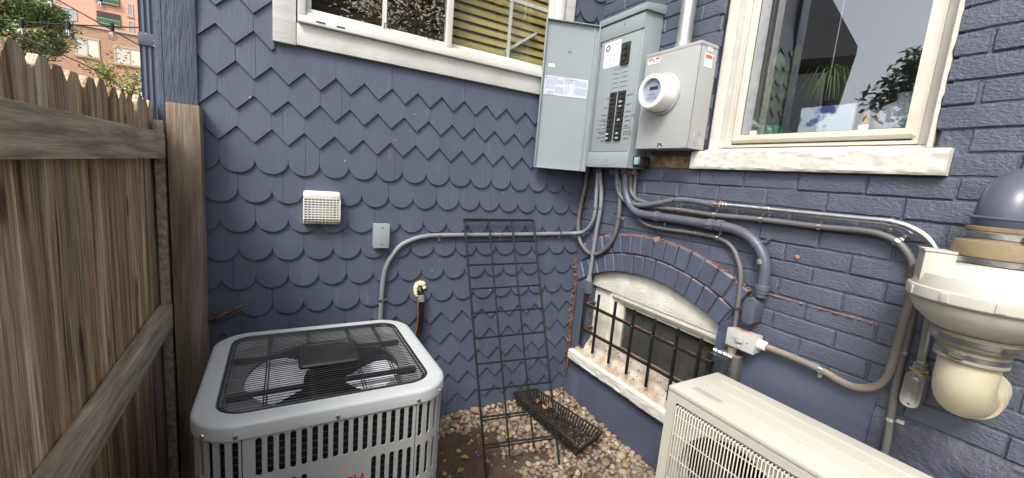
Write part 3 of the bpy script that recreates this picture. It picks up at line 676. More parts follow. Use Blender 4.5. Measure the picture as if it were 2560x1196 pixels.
b = MB()
sy0, sy1, sz0, sz1 = OY1+.044, -.955, 1.690, 3.03
o_ = [(sy0, sz0), (sy1, sz0), (sy1, sz1), (sy0, sz1)]; inn = lambda d: [(sy0+d, sz0+d), (sy1-d, sz0+d), (sy1-d, sz1-d), (sy0+d, sz1-d)]
lay = [(.10, 0), (.046, 0), (.026, .012), (.024, .030), (.040, .034), (.10, .036)]
for x, d in lay: b.v += [Vector((x, y, z)) for y, z in inn(d)]
for i in range(len(lay)-1):
    for k in range(4): b.f.append((i*4+k, i*4+(k+1) % 4, (i+1)*4+(k+1) % 4, (i+1)*4+k))
part('sash', b, 'cream_frame', bwin, smooth=25)
b = MB(); b.box((.050, sy0+.033, sz0+.033), (.054, sy1-.033, sz1-.033)); part('pane', b, 'glass_b', bwin)
b = MB(); framex(b, sy0+.033, sy1-.033, sz0+.033, sz1-.033, .0035, .047, .058); part('gasket', b, 'panel_dark', bwin)
b = MB(); b.box((.044, sy1-.075, sz0+.036), (.09, sy1-.040, sz1-.036)); part('screen_track', b, 'galv', bwin)
part('sill', rough_slab(-.030, .12, -1.688, -.808, 1.570, 1.652, .0042, 3.0, 110, 9), 'stone_white', bwin, smooth=26)
b = MB(); b.add([(.0, OY1, 1.653), (.0, OY0, 1.653), (.06, OY0, 1.672), (.06, OY1, 1.672), (.0, OY1, 1.64), (.0, OY0, 1.64), (.06, OY0, 1.64), (.06, OY1, 1.64)], [(0, 1, 2, 3), (4, 7, 6, 5), (0, 4, 5, 1), (1, 5, 6, 2), (2, 6, 7, 3), (3, 7, 4, 0)]); part('sill_slope', b, 'cream_frame', bwin)
for yy in (-1.045, -1.435):
    b = MB(); b.box((.0475, yy-.014, sz0+.036), (.0495, yy+.014, sz0+.052)); part('glass_clip', b, 'sticker', bwin)
# painted white edge with ragged outline on the right of the opening
b = MB(); n = 60; vs = []
for i in range(n+1):
    z = 1.655+1.40*i/n; j = .006*noise.noise(Vector((z*26, 0, 4)))+.004*noise.noise(Vector((z*70, 0, 1)))
    vs += [(-.0045, OY1-.006+j, z), (.05, OY1-.001, z), (.05, OY1+.012, z), (.012, OY1+.012, z), (-.0045, OY1+.004, z)]
b.add(vs, [(i*5+k, i*5+(k+1) % 5, (i+1)*5+(k+1) % 5, (i+1)*5+k) for i in range(n) for k in range(5)]); part('caulk_edge', b, 'stone_white', bwin)
b = MB(); n = 60; vs = []
for i in range(n+1):
    z = 1.655+1.40*i/n; j = .006*noise.noise(Vector((z*22, 3, 4)))
    vs += [(.044, OY0+.0, z), (.044+.004, OY0-.045+j, z), (.06, OY0-.045+j, z), (.06, OY0, z)]
b.add(vs, [(i*4+k, i*4+(k+1) % 4, (i+1)*4+(k+1) % 4, (i+1)*4+k) for i in range(n) for k in range(4)]); part('caulk_edge', b, 'stone_white', bwin)
b = MB(); x0, x1, y0, y1, z0, z1 = .21, 2.2, -2.4, -.3, 1.2, 3.2
b.add([(x0, y0, z0), (x1, y0, z0), (x1, y1, z0), (x0, y1, z0), (x0, y0, z1), (x1, y0, z1), (x1, y1, z1), (x0, y1, z1)], [(0, 3, 2, 1), (4, 5, 6, 7), (0, 1, 5, 4), (1, 2, 6, 5), (2, 3, 7, 6)]); part('room', b, 'room_wall', bwin, recalc=False)
b = MB(); b.box((.125, OY1+.05, 1.655), (.34, OY0-.05, 1.690)); part('inner_sill', b, 'trim_white_h', bwin)

# basement window under the arch
b = MB(); ar = AR0-.001
tp = [(AY+ar*math.sin(t), AZ+ar*math.cos(t)) for t in [(-.466+.0233*i) for i in range(41)]]
poly = [(y, z) for y, z in tp if y < BY1+.0]+[(BY1, .815), (BY0, .815)]
b.prism(poly, (.028, 0, 0), Y, Z, X*.04)
basem = part('basement_window', b, 'old_white', house, bevel=.002, label='low arched white basement window in the brick wall')
b = MB(); b.box((.058, BY1-.155, .36), (.12, BY1-.002, .8145)); part('casing', b, 'old_white', basem, bevel=.004)
b = MB(); b.box((.040, BY1-.175, .36), (.12, BY1-.156, .8145)); b.box((.066, BY1-.225, .38), (.12, BY1-.1765, .7875)); part('jamb', b, 'old_white', basem, bevel=.003)
b = MB(); b.box((.034, BY0, .788), (.12, BY1-.176, .8145)); b.box((.046, BY0, .772), (.12, BY1-.226, .7875)); part('head', b, 'old_white', basem, bevel=.003)
b = MB(); framex(b, BY0+.012, BY1-.226, .455, .7715, .024, .064, .10); part('sash', b, 'old_white', basem, bevel=.003)
b = MB(); b.box((.08, BY0+.035, .478), (.084, BY1-.249, .7485)); part('pane', b, 'glass_dark', basem)
b = MB(); b.box((.105, BY0+.02, .46), (.115, BY1-.23, .77)); part('backing_board', b, 'dark_board', basem)  # board added behind the pane so the glass reads grey instead of black
b = MB(); b.box((.05, BY0, .36), (.12, BY0+.0115, .7715)); part('jamb', b, 'old_white', basem, bevel=.002)
b = MB(); b.add([(-.025, BY0-.02, .352), (-.025, BY1+.06, .352), (.07, BY1+.0, .458), (.07, BY0, .458), (.07, BY1, .30), (.07, BY0, .30), (-.025, BY1+.06, .30), (-.025, BY0-.02, .30)], [(0, 1, 2, 3), (2, 4, 5, 3), (0, 7, 6, 1), (7, 5, 4, 6), (1, 6, 4, 2), (0, 3, 5, 7)]); part('sill_slope', b, 'dirty_sill', basem)
part('sill', rough_slab(-.052, -.015, BY0-.03, BY1+.075, .285, .352, .006, 8.0, 80, 7), 'stone_white', basem, smooth=26)
b = MB(); x0, x1, y0, y1, z0, z1 = .21, .9, BY0-.1, BY1+.1, .1, .9
b.add([(x0, y0, z0), (x1, y0, z0), (x1, y1, z0), (x0, y1, z0), (x0, y0, z1), (x1, y0, z1), (x1, y1, z1), (x0, y1, z1)], [(0, 3, 2, 1), (4, 5, 6, 7), (0, 1, 5, 4), (1, 2, 6, 5), (2, 3, 7, 6)]); part('room', b, 'room_dark', basem, recalc=False)
b = MB()
random.seed(21)
for i in range(90):
    y = rnd(BY0, BY1); t = rnd(0, 1)**.6; r = rnd(.0006, .0024); b.obox((-.02+.085*t, y, .356+.103*t+.001), Vector((r, rnd(-r, r), r*.8)), Vector((-rnd(0, r), r*rnd(.5, 2), 0)), Vector((-.3*r, 0, .4*r)))
o = part('sill_debris', b, 'litter', basem, smooth=0); o['kind'] = 'stuff'
# security grille
gr = thing('window_grille', (-.04, -.6, .41), 'black iron bar grille standing in front of the arched basement window', 'window grille')
for i, yy in enumerate((-.186, -.310, -.455, -.600, -.745, -.890, -1.018)):
    b = MB(); zt, zb = (.765, .42) if i == 0 else (.793, .412); b.box((-.047, yy-.0065, zb), (-.034, yy+.0065, zt)); part('bar', b, 'black_metal', gr, bevel=.0015)
for zz in (.694, .527):
    b = MB(); b.box((-.0335, -1.06, zz-.009), (-.0215, -.178, zz+.009)); b.box((-.0335, -.1905, zz-.008), (.05, -.1785, zz+.008)); b.box((-.0335, -1.072, zz-.008), (.05, -1.0605, zz+.008)); part('rail', b, 'black_rail', gr, bevel=.001)
b = MB()
for yy, zz in ((-.60, .700), (-.89, .693), (-.89, .526), (-.745, .70)): b.lathe([(.004, 0), (.003, .003), (0, .004)], (-.048, yy, zz), (-1, 0, 0), 8)
part('bolt', b, 'zinc', gr)
# ------------------------------------------------------------------ fence
random.seed(31)
fence = thing('fence', (-2.16, -1.0, 0), 'weathered brown wooden picket fence with two rails along the left side', 'fence')
def picket_mesh(seed):
    rg = random.Random(seed); w = .0845; h = 1.625; e = .024; hh = h+rg.uniform(-.008, .008)
    poly = [(-w/2, .02), (w/2, .02), (w/2, hh-e*1.25), (w/2-e, hh), (-w/2+e, hh), (-w/2, hh-e*1.25)]
    b = MB(); b.prism(poly, (0, 0, 0), Y, Z, X*.016); me = b.mesh('picket', bevel=.0015, smooth=30); me.materials.append(MATS['picket_wood']); return me
PK = [picket_mesh(i) for i in range(5)]
for i in range(40):
    y = -.034-.0868*i+(.0 if i else 0)
    inst('picket', random.choice(PK), fence, (-2.176+rnd(-.0025, .0025), y+.0, 0), (rnd(-.004, .004), rnd(-.004, .004), rnd(-.012, .012)))
b = MB(); b.box((-2.158, -3.5, 1.420), (-2.115, -.102, 1.516)); part('rail', b, 'rail_wood', fence, bevel=.003)
b = MB(); b.obox((-2.1365, -1.80, .748), (.0215, 0, 0), (0, 1.698, .048), (0, 0, .046)); part('rail', b, 'rail_wood', fence, bevel=.003)
b = MB(); b.box((-2.112, -.100, -.1), (-2.008, -.004, 1.630)); part('post', b, 'post_wood', fence, bevel=.005)
b = MB(); b.box((-2.1535, -.092, -.1), (-2.1215, -.030, 1.56)); part('nailer', b, 'rail_wood', fence, bevel=.003)

# ------------------------------------------------------------------ electrical panel with its door open
PX = -.125
pn = thing('electrical_panel', (-.06, -.33, 1.555), 'grey electrical breaker panel on the brick wall with its door open', 'electrical panel')
b = MB(); b.box((PX, -.500, 1.557), (-.0005, -.168, 2.355)); part('cabinet', b, 'panel_grey', pn, bevel=.003)
b = MB(); b.add([(-.0005, -.513, 2.352), (-.139, -.513, 2.345), (-.139, -.155, 2.345), (-.0005, -.155, 2.352), (-.0005, -.513, 2.398), (-.139, -.513, 2.378), (-.139, -.155, 2.378), (-.0005, -.155, 2.398)], [(0, 3, 2, 1), (4, 5, 6, 7), (0, 1, 5, 4), (1, 2, 6, 5), (2, 3, 7, 6), (3, 0, 4, 7)]); part('rain_hood', b, 'panel_grey', pn, bevel=.003)
b = MB(); b.box((PX-.006, -.500, 2.262), (PX-.0005, -.175, 2.338)); part('top_strip', b, 'panel_grey', pn, bevel=.001)
b = MB(); b.box((PX-.009, -.502, 1.557), (PX-.0005, -.172, 1.642)); part('bottom_strip', b, 'panel_grey', pn, bevel=.0015)
b = MB(); b.box((PX-.004, -.486, 1.646), (PX-.0005, -.186, 2.256)); part('dead_front', b, 'panel_grey', pn, bevel=.001)
b = MB(); b.box((PX-.0035, -.1855, 1.645), (PX+.001, -.1815, 2.26)); b.box((PX-.003, -.18, 2.24), (PX+.001, -.174, 2.265)); part('seam', b, 'panel_dark', pn)
# side lip where the door hangs
b = MB(); b.box((PX-.014, -.172, 1.560), (PX-.0005, -.160, 2.335)); part('hinge_flange', b, 'panel_grey', pn, bevel=.001)
# door
h0 = Vector((PX-.010, -.158, 0)); h1 = Vector((-.432, -.048, 0)); du = (h1-h0).normalized(); dn = Vector((du.y, -du.x, 0))
if dn.y > 0: dn = -dn
W = (h1-h0).length; DZ0, DZ1 = 1.526, 2.352
b = MB(); c = (h0+h1)/2; b.obox(c+Z*((DZ0+DZ1)/2), du*W/2, dn*.001, Z*(DZ1-DZ0)/2); door = part('door', b, 'panel_grey', pn)
b = MB()
for u_ in (.003, W-.003): b.obox(h0+du*u_+dn*.009+Z*((DZ0+DZ1)/2), du*.0025, dn*.010, Z*(DZ1-DZ0)/2)
for z_ in (DZ0+.003, DZ1-.003): b.obox(c+dn*.009+Z*z_, du*(W/2-.006), dn*.0095, Z*.0025)
part('door_lip', b, 'panel_grey', door, bevel=.0008)
b = MB(); b.obox(h0+du*.030+dn*.004+Z*((DZ0+DZ1)/2), du*.004, dn*.003, Z*((DZ1-DZ0)/2-.01)); part('door_fold', b, 'panel_grey', door, bevel=.001)
dp = lambda u_, z_, d=.0022: h0+du*u_+dn*d+Z*z_            # point on the inner door face
b = MB(); b.obox(dp(W-.020-.130, 1.998), du*.130, dn*.0004, Z*.0525); part('wiring_label', b, 'sticker_pale', door)
b = MB(); b.obox(dp(W-.054, 2.108), du*.019, dn*.0004, Z*.0085); part('sticker', b, 'sticker', door)
b = MB(); U = -du
b.text('LISTED', .008, dp(W-.038, 2.1055, .003), U, Z, bold=.01)
def lines(mb, o, u, v, w, n, dv, h, rg, seg=.012):
    for i in range(n):
        x = 0
        while x < w:
            l = min(rg.uniform(.3, 1)*seg, w-x); a = Vector(o)+u*x-v*(i*dv); mb.add([a, a+u*l, a+u*l+v*h, a+v*h], [(0, 1, 2, 3)]); x += l+seg*.22
rg = random.Random(3); L0 = W-.024
b.lathe([(.0042, 0), (.0042, .0003), (0, .0004)], dp(L0-.005, 2.040, .0028), dn, 12)
b.text('TYPE 3R ENCLOSURE', .0062, dp(L0-.013, 2.0375, .0029), U, Z, bold=.02)
b.text('CIRCUIT DIRECTORY', .005, dp(L0-.145, 2.0375, .0029), U, Z, bold=.02)
b.text('3 3 9', .016, dp(L0-.018, 1.957, .0029), U, Z, bold=.02)
part('print', b, 'ink', door, recalc=False, smooth=0)
b = MB()
for (ox, oz, ww, nn) in ((.004, 2.030, .052, 8), (.062, 2.030, .045, 6), (.116, 2.044, .05, 7), (.004, 1.992, .05, 4), (.062, 1.992, .048, 9), (.178, 2.035, .07, 7), (.178, 1.998, .072, 10), (.116, 1.965, .018, 2), (.005, 1.9535, .05, 2)):
    lines(b, dp(L0-ox, oz, .0029), U, Z, ww, nn, .0042, .0016, rg, .009)
for uu in (.124, .129, .138, .143): a = dp(L0-uu, 1.966, .0029); b.add([a, a+U*.0012, a+U*.0012+Z*.052, a+Z*.052], [(0, 1, 2, 3)])
for uu, zz, ww in ((.058, 1.95, .0008), (.112, 1.95, .0008), (.172, 1.95, .0008)): a = dp(L0-uu, zz, .0029); b.add([a, a+U*ww, a+U*ww+Z*.097, a+Z*.097], [(0, 1, 2, 3)])
part('print', b, 'ink_grey', door, recalc=False, smooth=0)
b = MB(); b.lathe([(.011, 0), (.011, .0015), (.0095, .002), (.009, .0008), (0, .0008)], dp(.165, 2.20), dn, 20); b.lathe([(.004, 0), (.003, .002), (0, .002)], dp(.167, 2.197), dn, 12); part('latch_dimple', b, 'panel_grey', door)
b = MB(); b.obox(dp(W-.07, DZ0-.0005, .012), du*.014, dn*.003, Z*.003); part('door_catch', b, 'panel_dark', door)
# sticker on the dead front
FX = PX-.0046; Un = -Y
def fp(y, z, d=0): return Vector((FX-d, y, z))
b = MB(); b.box((FX-.0006, -.345, 2.108), (FX, -.218, 2.243)); part('sticker', b, 'sticker', pn)
b = MB()
b.lathe([(.020, 0), (.020, .0002), (0, .0003)], fp(-.245, 2.213, .0007), (-1, 0, 0), 24)
T = lambda s_, y, z, sz, al='LEFT', bo=.01: b.text(s_, sz, fp(y, z, .0009), Un, Z, al, bold=bo)
T('COLORADO', -.272, 2.222, .0125); T('CORP', -.272, 2.199, .0115); T('(720) 979-2023', -.2815, 2.169, .0165, 'CENTER', .012)
for i, s_ in enumerate(('A PHASE BLACK', 'B PHASE RED', 'NEUTRAL WHITE', '120/240 VOLT')): T(s_, -.2815, 2.154-.0118*i, .0105, 'CENTER')
part('print', b, 'ink', pn, recalc=False, smooth=0)
b = MB(); b.lathe([(.0165, 0), (.0165, .0001), (.0150, .0001), (.0150, 0)], fp(-.245, 2.213, .0012), (-1, 0, 0), 24, closed=True)
c_ = fp(-.245, 2.213, .0014)
for rr, a0 in ((.0120, 0), (.0085, .6)):
    P = [];  n = 10
    for i in range(n): a = 2*math.pi*i/n+math.pi/2; r = rr if i % 2 == 0 else rr*.5; P.append(c_+Un*(r*math.cos(a))+Z*(r*math.sin(a)))
    if a0 == 0: b.add([c_]+P, [(0, i+1, (i+1) % n+1) for i in range(n)])
part('emblem', b, 'sticker', pn, recalc=False, smooth=0)
# main breaker and branch breakers
b = MB(); b.box((PX-.014, -.421, 2.103), (PX-.004, -.362, 2.214)); mb_ = part('main_breaker', b, 'black_plastic', pn, bevel=.0015)
for i in range(3):
    b = MB(); b.box((PX-.020, -.405, 2.118+.030*i), (PX-.0142, -.372, 2.140+.030*i)); part('handle', b, 'black_plastic', mb_, bevel=.001)
RH = (1.965-1.702)/11
for col_, (ya, yb) in enumerate(((-.3575, -.311), (-.4275, -.374))):
    for i in range(11):
        zt = 1.965-RH*i
        b = MB(); b.box((PX-.013, ya, zt-RH+.0012), (PX-.004, yb, zt)); br = part('breaker', b, 'black_plastic', pn, bevel=.001)
        hy = (ya+yb)/2+(.006 if col_ == 0 else -.006)
        b = MB(); b.box((PX-.018, hy-.012, zt-RH+.006), (PX-.0132, hy+.012, zt-.005)); part('handle', b, 'black_plastic', br, bevel=.001)
        if i in (9, 10) or (col_ == 1 and i in (2, 3, 6)):
            b = MB(); rg = random.Random(i); lines(b, Vector((PX-.0183, hy+.010, zt-.008)), Un, Z, .02, 2, .006, .0028, rg, .008); part('print', b, 'sticker', br, recalc=False, smooth=0)
for i in range(5):
    for ya, yb in ((-.3575, -.311), (-.4275, -.374)):
        b = MB(); z_ = 1.985+i*.0245+.004; b.box((PX-.0050, ya+.004, z_), (PX-.0042, yb-.004, z_+.0022)); part('knockout_slot', b, 'panel_dark', pn)
b = MB()
for y_ in (-.309, -.3665): b.box((PX-.0046, y_-.0006, 1.966), (PX-.0041, y_+.0006, 2.11))
part('knockout_line', b, 'ink_grey', pn)
def hw(s_, y, z, al, sz=.0145): b = MB(); b.text(s_, sz, fp(y, z, .0008), Un+Z*.06, Z, al, shear=.3, bold=.008); part('handwriting', b, 'ink', pn, recalc=False, smooth=0)
for i, s_ in ((.9, 'AC'), (2.9, 'Dryer'), (4.6, 'Washer'), (5.6, 'Deep Freezer'), (6.05, 'Outlet'), (6.75, 'Other Lights'), (7.7, 'Out Dr Outlets'), (8.45, 'Basement/'), (8.85, 'Hall Lights'), (9.7, 'Kitchen Lights'), (10.65, 'Fridge')):
    hw(s_, -.2965, 1.965-RH*i-.010, 'RIGHT', .0135 if len(s_) < 10 else .0112)
for i, s_ in ((.9, 'Mini Split'), (2.9, 'Range'), (4.5, 'Furnace'), (5.5, 'Kitchen Outlets'), (6.5, 'Outlets'), (7.5, 'Surge'), (8.1, 'Protector'), (8.9, 'Living Room/'), (9.4, 'Kitchen Lights'), (10.4, 'Outlets')):
    hw(s_, -.4385, 1.965-RH*i-.010, 'LEFT', .0115 if len(s_) > 9 else .0135)

b = MB()
for y_, z_ in ((-.34, 1.572), (-.34, 1.600), (-.36, 2.315), (-.345, 2.352)): b.lathe([(.0035, 0), (.003, .002), (0, .0025)], (PX-.0095, y_, z_), (-1, 0, 0), 8)
part('screw', b, 'galv', pn)
for y_, r_ in ((-.335, .021), (-.399, .026), (-.432, .0175), (-.463, .016), (-.290, .016), (-.186, .0165), (-.163, .0165)):
    b = MB(); b.lathe([(r_, 0), (r_, .022), (r_*.9, .026), (r_*.9, .03)], (-.038, y_, 1.556), (0, 0, -1), 14); part('fitting', b, 'conduit_grey', pn)
# surge protector on the right side of the panel
sp = thing('surge_protector', (-.07, -.53, 1.575), 'small black surge protector with a green light below right of the breaker panel', 'surge protector')
b = MB(); b.box((-.095, -.560, 1.570), (-.030, -.5015, 1.622)); part('case', b, 'black_plastic', sp, bevel=.005)
b = MB(); b.box((-.1005, -.552, 1.578), (-.0955, -.515, 1.616)); part('face', b, 'pane_grey', sp, bevel=.002)
b = MB(); b.box((-.1012, -.552, 1.580), (-.1007, -.545, 1.614)); part('status_light', b, 'surge_green', sp)

# ------------------------------------------------------------------ meter box, meter, service mast
mbx = thing('meter_box', (-.06, -.69, 1.656), 'light grey metal meter box between the breaker panel and the upper window', 'meter box')
b = MB(); b.box((-.118, -.848, 1.657), (-.0005, -.532, 2.110)); part('case', b, 'meter_grey', mbx, bevel=.002)
b = MB(); b.box((-.1215, -.8505, 2.108), (-.0005, -.5295, 2.1235)); part('lid', b, 'meter_grey', mbx, bevel=.002)
b = MB(); b.box((-.1205, -.842, 1.657), (-.1183, -.538, 2.1075)); part('cover', b, 'meter_grey', mbx, bevel=.001)
b = MB(); b.box((-.1175, -.8492, 1.66), (-.1155, -.8484, 2.107)); part('seam', b, 'panel_dark', mbx)
b = MB(); b.box((-.1212, -.625, 2.072), (-.1207, -.550, 2.098)); part('sticker', b, 'sticker', mbx)
b = MB(); b.box((-.1218, -.582, 2.089), (-.1213, -.552, 2.096)); b.box((-.1218, -.623, 2.089), (-.1213, -.596, 2.096)); part('print', b, 'red_print', mbx)
b = MB(); b.obox((-.1216, -.589, 2.084), (.0003, 0, 0), (0, .0028, .006), (0, .003, -.004)); rg = random.Random(8); lines(b, Vector((-.1216, -.553, 2.085)), Un, Z, .026, 3, .0035, .0012, rg, .008); lines(b, Vector((-.1216, -.597, 2.085)), Un, Z, .026, 3, .0035, .0012, rg, .008); part('print', b, 'ink_grey', mbx, recalc=False, smooth=0)
b = MB(); b.box((-.085, -.8490, 2.020), (-.030, -.8484, 2.078)); part('warning_label', b, 'sticker', mbx)
b = MB(); b.box((-.080, -.8496, 2.058), (-.036, -.8491, 2.073)); part('print', b, 'orange_print', mbx)
b = MB(); b.text('WARNING', .010, (-.073, -.8499, 2.061), X, Z, bold=.015); b.add([(-.079, -.8499, 2.060), (-.0742, -.8499, 2.060), (-.0766, -.8499, 2.070)], [(0, 1, 2)]); rg = random.Random(4); lines(b, Vector((-.080, -.8492, 2.050)), X, Z, .045, 5, .005, .0018, rg, .009); part('print', b, 'ink_grey', mbx, recalc=False, smooth=0)
b = MB(); b.box((-.070, -.8490, 2.088), (-.040, -.8484, 2.108)); part('rating_label', b, 'meter_white', mbx)
b = MB(); rg = random.Random(6); lines(b, Vector((-.067, -.8492, 2.102)), X, Z, .024, 4, .004, .0016, rg, .007); part('print', b, 'ink_grey', mbx, recalc=False, smooth=0)
b = MB()
for r_ in (.030, .020): b.lathe([(r_, 0), (r_+.0012, .0014), (r_+.0024, 0)], (-.057, -.8482, 1.705), (0, -1, 0), 28, closed=True)
part('knockout', b, 'meter_grey', mbx)
b = MB(); b.box((-.1235, -.705, 1.667), (-.1207, -.680, 1.682)); b.lathe([(.006, 0), (.006, .003), (0, .003)], (-.1235, -.701, 1.674), (-1, 0, 0), 10); b.tube([(-.124, -.690+.006*math.cos(t*.6), 1.660+.007*math.sin(t*.6)) for t in range(11)], .0016, 6); part('seal_hasp', b, 'zinc', mbx)
mt = thing('electric_meter', (-.122, -.672, 1.914), 'round white electric meter with a small display on the grey meter box', 'electric meter')
mc = (-.121, -.672, 1.914)
b = MB(); b.lathe([(.100, 0), (.100, .006), (.094, .010), (.088, .010), (.088, .002)], mc, (-1, 0, 0), 48); part('ring', b, 'meter_grey', mt, smooth=40)
b = MB(); b.lathe([(.0875, .0), (.0865, .014), (.081, .079), (.0795, .084), (.075, .0875), (.061, .0875), (.058, .084), (.058, .071)], mc, (-1, 0, 0), 48); part('body', b, 'meter_white', mt, smooth=40)
b = MB(); b.lathe([(.0582, .072), (0, .0721)], mc, (-1, 0, 0), 32); part('dial', b, 'sticker_pale', mt)
b = MB(); b.box((-.1942, -.702, 1.922), (-.1935, -.652, 1.938)); part('display', b, 'panel_dark', mt)
b = MB(); b.text('kWh 240V', .010, (-.1938, -.645, 1.898), Un, Z, bold=.02); rg = random.Random(9); lines(b, Vector((-.1938, -.640, 1.886)), Un, Z, .06, 2, .007, .003, rg, .01)
for i in range(3): b.text('o', .012, (-.1938, -.645-.022*i, 1.948), Un, Z)
part('print', b, 'ink_grey', mt, recalc=False, smooth=0)
b = MB(); b.lathe([(.0585, .0845), (0, .0855)], mc, (-1, 0, 0), 32); part('cover', b, 'clear_plastic', mt)
mast = thing('service_mast', (-.060, -.700, 2.124), 'thick galvanised pipe rising from the top of the meter box', 'pipe')
b = MB(); b.tube([(-.060, -.700, 2.13), (-.060, -.700, 4.4)], .0345, 24); part('pipe', b, 'galv', mast)
b = MB(); b.lathe([(.046, 0), (.046, .006), (.0405, .012), (.0405, .028), (.036, .030)], (-.060, -.700, 2.1236), Z, 24); part('hub', b, 'galv', mast)

# ------------------------------------------------------------------ conduits
def strap_mb(p, t, nrm, r, side=1, lat=.016):
    b = MB(); t = Vector(t).normalized(); nrm = Vector(nrm); w = t.cross(nrm).normalized()*side; p = Vector(p)
    b.lathe([(r+.0004, -.006), (r+.0022, -.006), (r+.0022, .006), (r+.0004, .006)], p, t, 18, closed=True)
    c_ = p+w*(r+lat*.62)-nrm*(r-.003); b.obox(c_, w*lat*.62, t*.006, nrm*.0012); b.lathe([(.0042, 0), (.0036, .0028), (0, .0036)], c_+w*.002+nrm*.0012, nrm, 8); return b
def conduit(name, pts, r, m, label, straps=(), ribs=0, group=None, cat='conduit', nrm=(-1, 0, 0), step=.012):
    sp_ = spline(pts, step); o = thing(name, sp_[-1], label, cat, group)
    if ribs:
        q = resample(sp_, ribs/2); rs = [r*(1.0 if i % 2 else .915) for i in range(len(q))]
    else: q = sp_; rs = r
    b = MB(); b.tube(q, rs, 12); part('tube', b, m, o, smooth=60)
    for s_ in straps:
        pos = Vector(s_[0]); j = min(range(len(sp_)), key=lambda i: (sp_[i]-pos).length); t = sp_[min(j+1, len(sp_)-1)]-sp_[max(j-1, 0)]
        part('strap', strap_mb(sp_[j], t, s_[2] if len(s_) > 2 else nrm, r, s_[1]), 'zinc', o, smooth=40)
    return o, sp_
def yz(x, *pp): return [(x, a, b) for a, b in pp]
conduit('flexible_conduit', [(-.038, -.335, 1.545)]+yz(-.036, (-.340, 1.500), (-.349, 1.455), (-.385, 1.403), (-.454, 1.371), (-.553, 1.366), (-.659, 1.387), (-.762, 1.413), (-.846, 1.418), (-.955, 1.412)), .0140, 'conduit_blue',
        'smooth blue-grey conduit swinging right from the breaker panel to the bright steel pipe', [((-.036, -.765, 1.413), 1)], .006)
emt, _ = conduit('steel_pipe', yz(-.033, (-.950, 1.412), (-1.10, 1.4145), (-1.30, 1.4155), (-1.50, 1.417), (-1.595, 1.417), (-1.650, 1.402), (-1.691, 1.374), (-1.716, 1.335), (-1.727, 1.27), (-1.730, 1.15), (-1.736, .99)), .0125, 'steel',
        'shiny steel conduit pipe running right along the brick wall and bending down', [((-.033, -1.215, 1.415), 1), ((-.033, -1.600, 1.416), 1)], 0, cat='pipe')
b = MB(); b.lathe([(.0175, 0), (.0175, .026), (.0145, .030)], (-.033, -.945, 1.412), (0, -1, 0), 14); part('coupling', b, 'conduit_grey', emt, bevel=.001)
b = MB(); b.lathe([(.0160, 0), (.0175, .002), (.0175, .006), (.015, .007)], (-.033, -1.000, 1.4128), (0, -1, 0), 14); part('yellow_ring', b, 'leaf_yellow', emt)
b = MB(); b.lathe([(.0165, 0), (.0165, .010), (.0145, .012), (.0165, .014), (.0165, .024)], (-.033, -1.010, 1.413), (0, -1, 0), 14); part('compression_nut', b, 'zinc', emt)
conduit('flexible_conduit', [(-.030, -.432, 1.545)]+yz(-.024, (-.436, 1.50), (-.447, 1.439), (-.490, 1.397), (-.56, 1.382), (-.654, 1.366), (-.786, 1.367), (-.975, 1.365), (-1.184, 1.3715), (-1.394, 1.373), (-1.514, 1.378), (-1.569, 1.374), (-1.616, 1.356), (-1.652, 1.318), (-1.672, 1.27), (-1.686, 1.20), (-1.691, 1.08), (-1.690, .98), (-1.692, .89), (-1.697, .80), (-1.702, .70), (-1.703, .5), (-1.70, .3)), .0115, 'conduit_grey',
        'long ribbed grey conduit running right below the steel pipe and dropping behind the white fan', [((-.024, -.786, 1.367), -1), ((-.024, -.975, 1.365), -1), ((-.024, -1.184, 1.3715), -1), ((-.024, -1.394, 1.373), -1), ((-.024, -1.61, 1.358), -1), ((-.024, -1.6905, 1.02), 1), ((-.024, -1.698, .785), -1)], .0065)
pv, _ = conduit('pvc_conduit', [(-.038, -.399, 1.545)]+yz(-.034, (-.401, 1.525), (-.416, 1.436), (-.458, 1.366), (-.527, 1.323), (-.64, 1.318), (-.806, 1.319), (-.959, 1.319), (-1.018, 1.321), (-1.101, 1.312), (-1.169, 1.284), (-1.214, 1.237), (-1.236, 1.186), (-1.239, 1.131), (-1.238, 1.06)), .0215, 'pvc_blue',
        'thick blue painted pvc conduit running right and curving down to an access fitting', (), 0)
for y_, z_, ax in ((-.645, 1.318, (0, -1, .0)), (-.955, 1.319, (0, -1, 0)), (-1.000, 1.321, (0, -1, 0))):
    b = MB(); b.lathe([(.0265, 0), (.0265, .020), (.0245, .022), (.0265, .024), (.0265, .034)], (-.034, y_, z_), ax, 8); part('coupling', b, 'pvc_blue', pv, smooth=20)
b = MB(); b.lathe([(.0265, 0), (.0275, .003), (.0275, .020), (.0255, .022), (.0255, .034)], (-.034, -1.239, 1.110), (0, 0, -1), 16); part('collar', b, 'pvc_blue', pv)
b = MB(); b.lathe([(.0224, -.010), (.0224, .010)], (-.034, -1.223, 1.205), (0, .35, 1), 16); part('paint_band', b, 'rubber_grey', pv)
part('strap', strap_mb((-.034, -1.190, 1.265), (0, -.7, -.7), (-1, 0, 0), .0225, -1, .03), 'pvc_blue', pv)
b = MB(); prr = [(math.cos(t)*.026, .115 + math.sin(t)*.026-.026) if t < math.pi else (math.cos(t)*.026, .026+math.sin(t)*.026) for t in [i*math.pi/10 for i in range(20)]]
b.prism([(a-.004, z) for a, z in prr], (-.060, -1.222, .938), Un, Z, X*.058); part('access_fitting', b, 'pvc_blue', pv, bevel=.002)
b = MB(); b.prism([(a*.96-.004, z) for a, z in prr], (-.0635, -1.222, .939), Un, Z, X*.003); part('cover', b, 'pvc_blue', pv, bevel=.001)
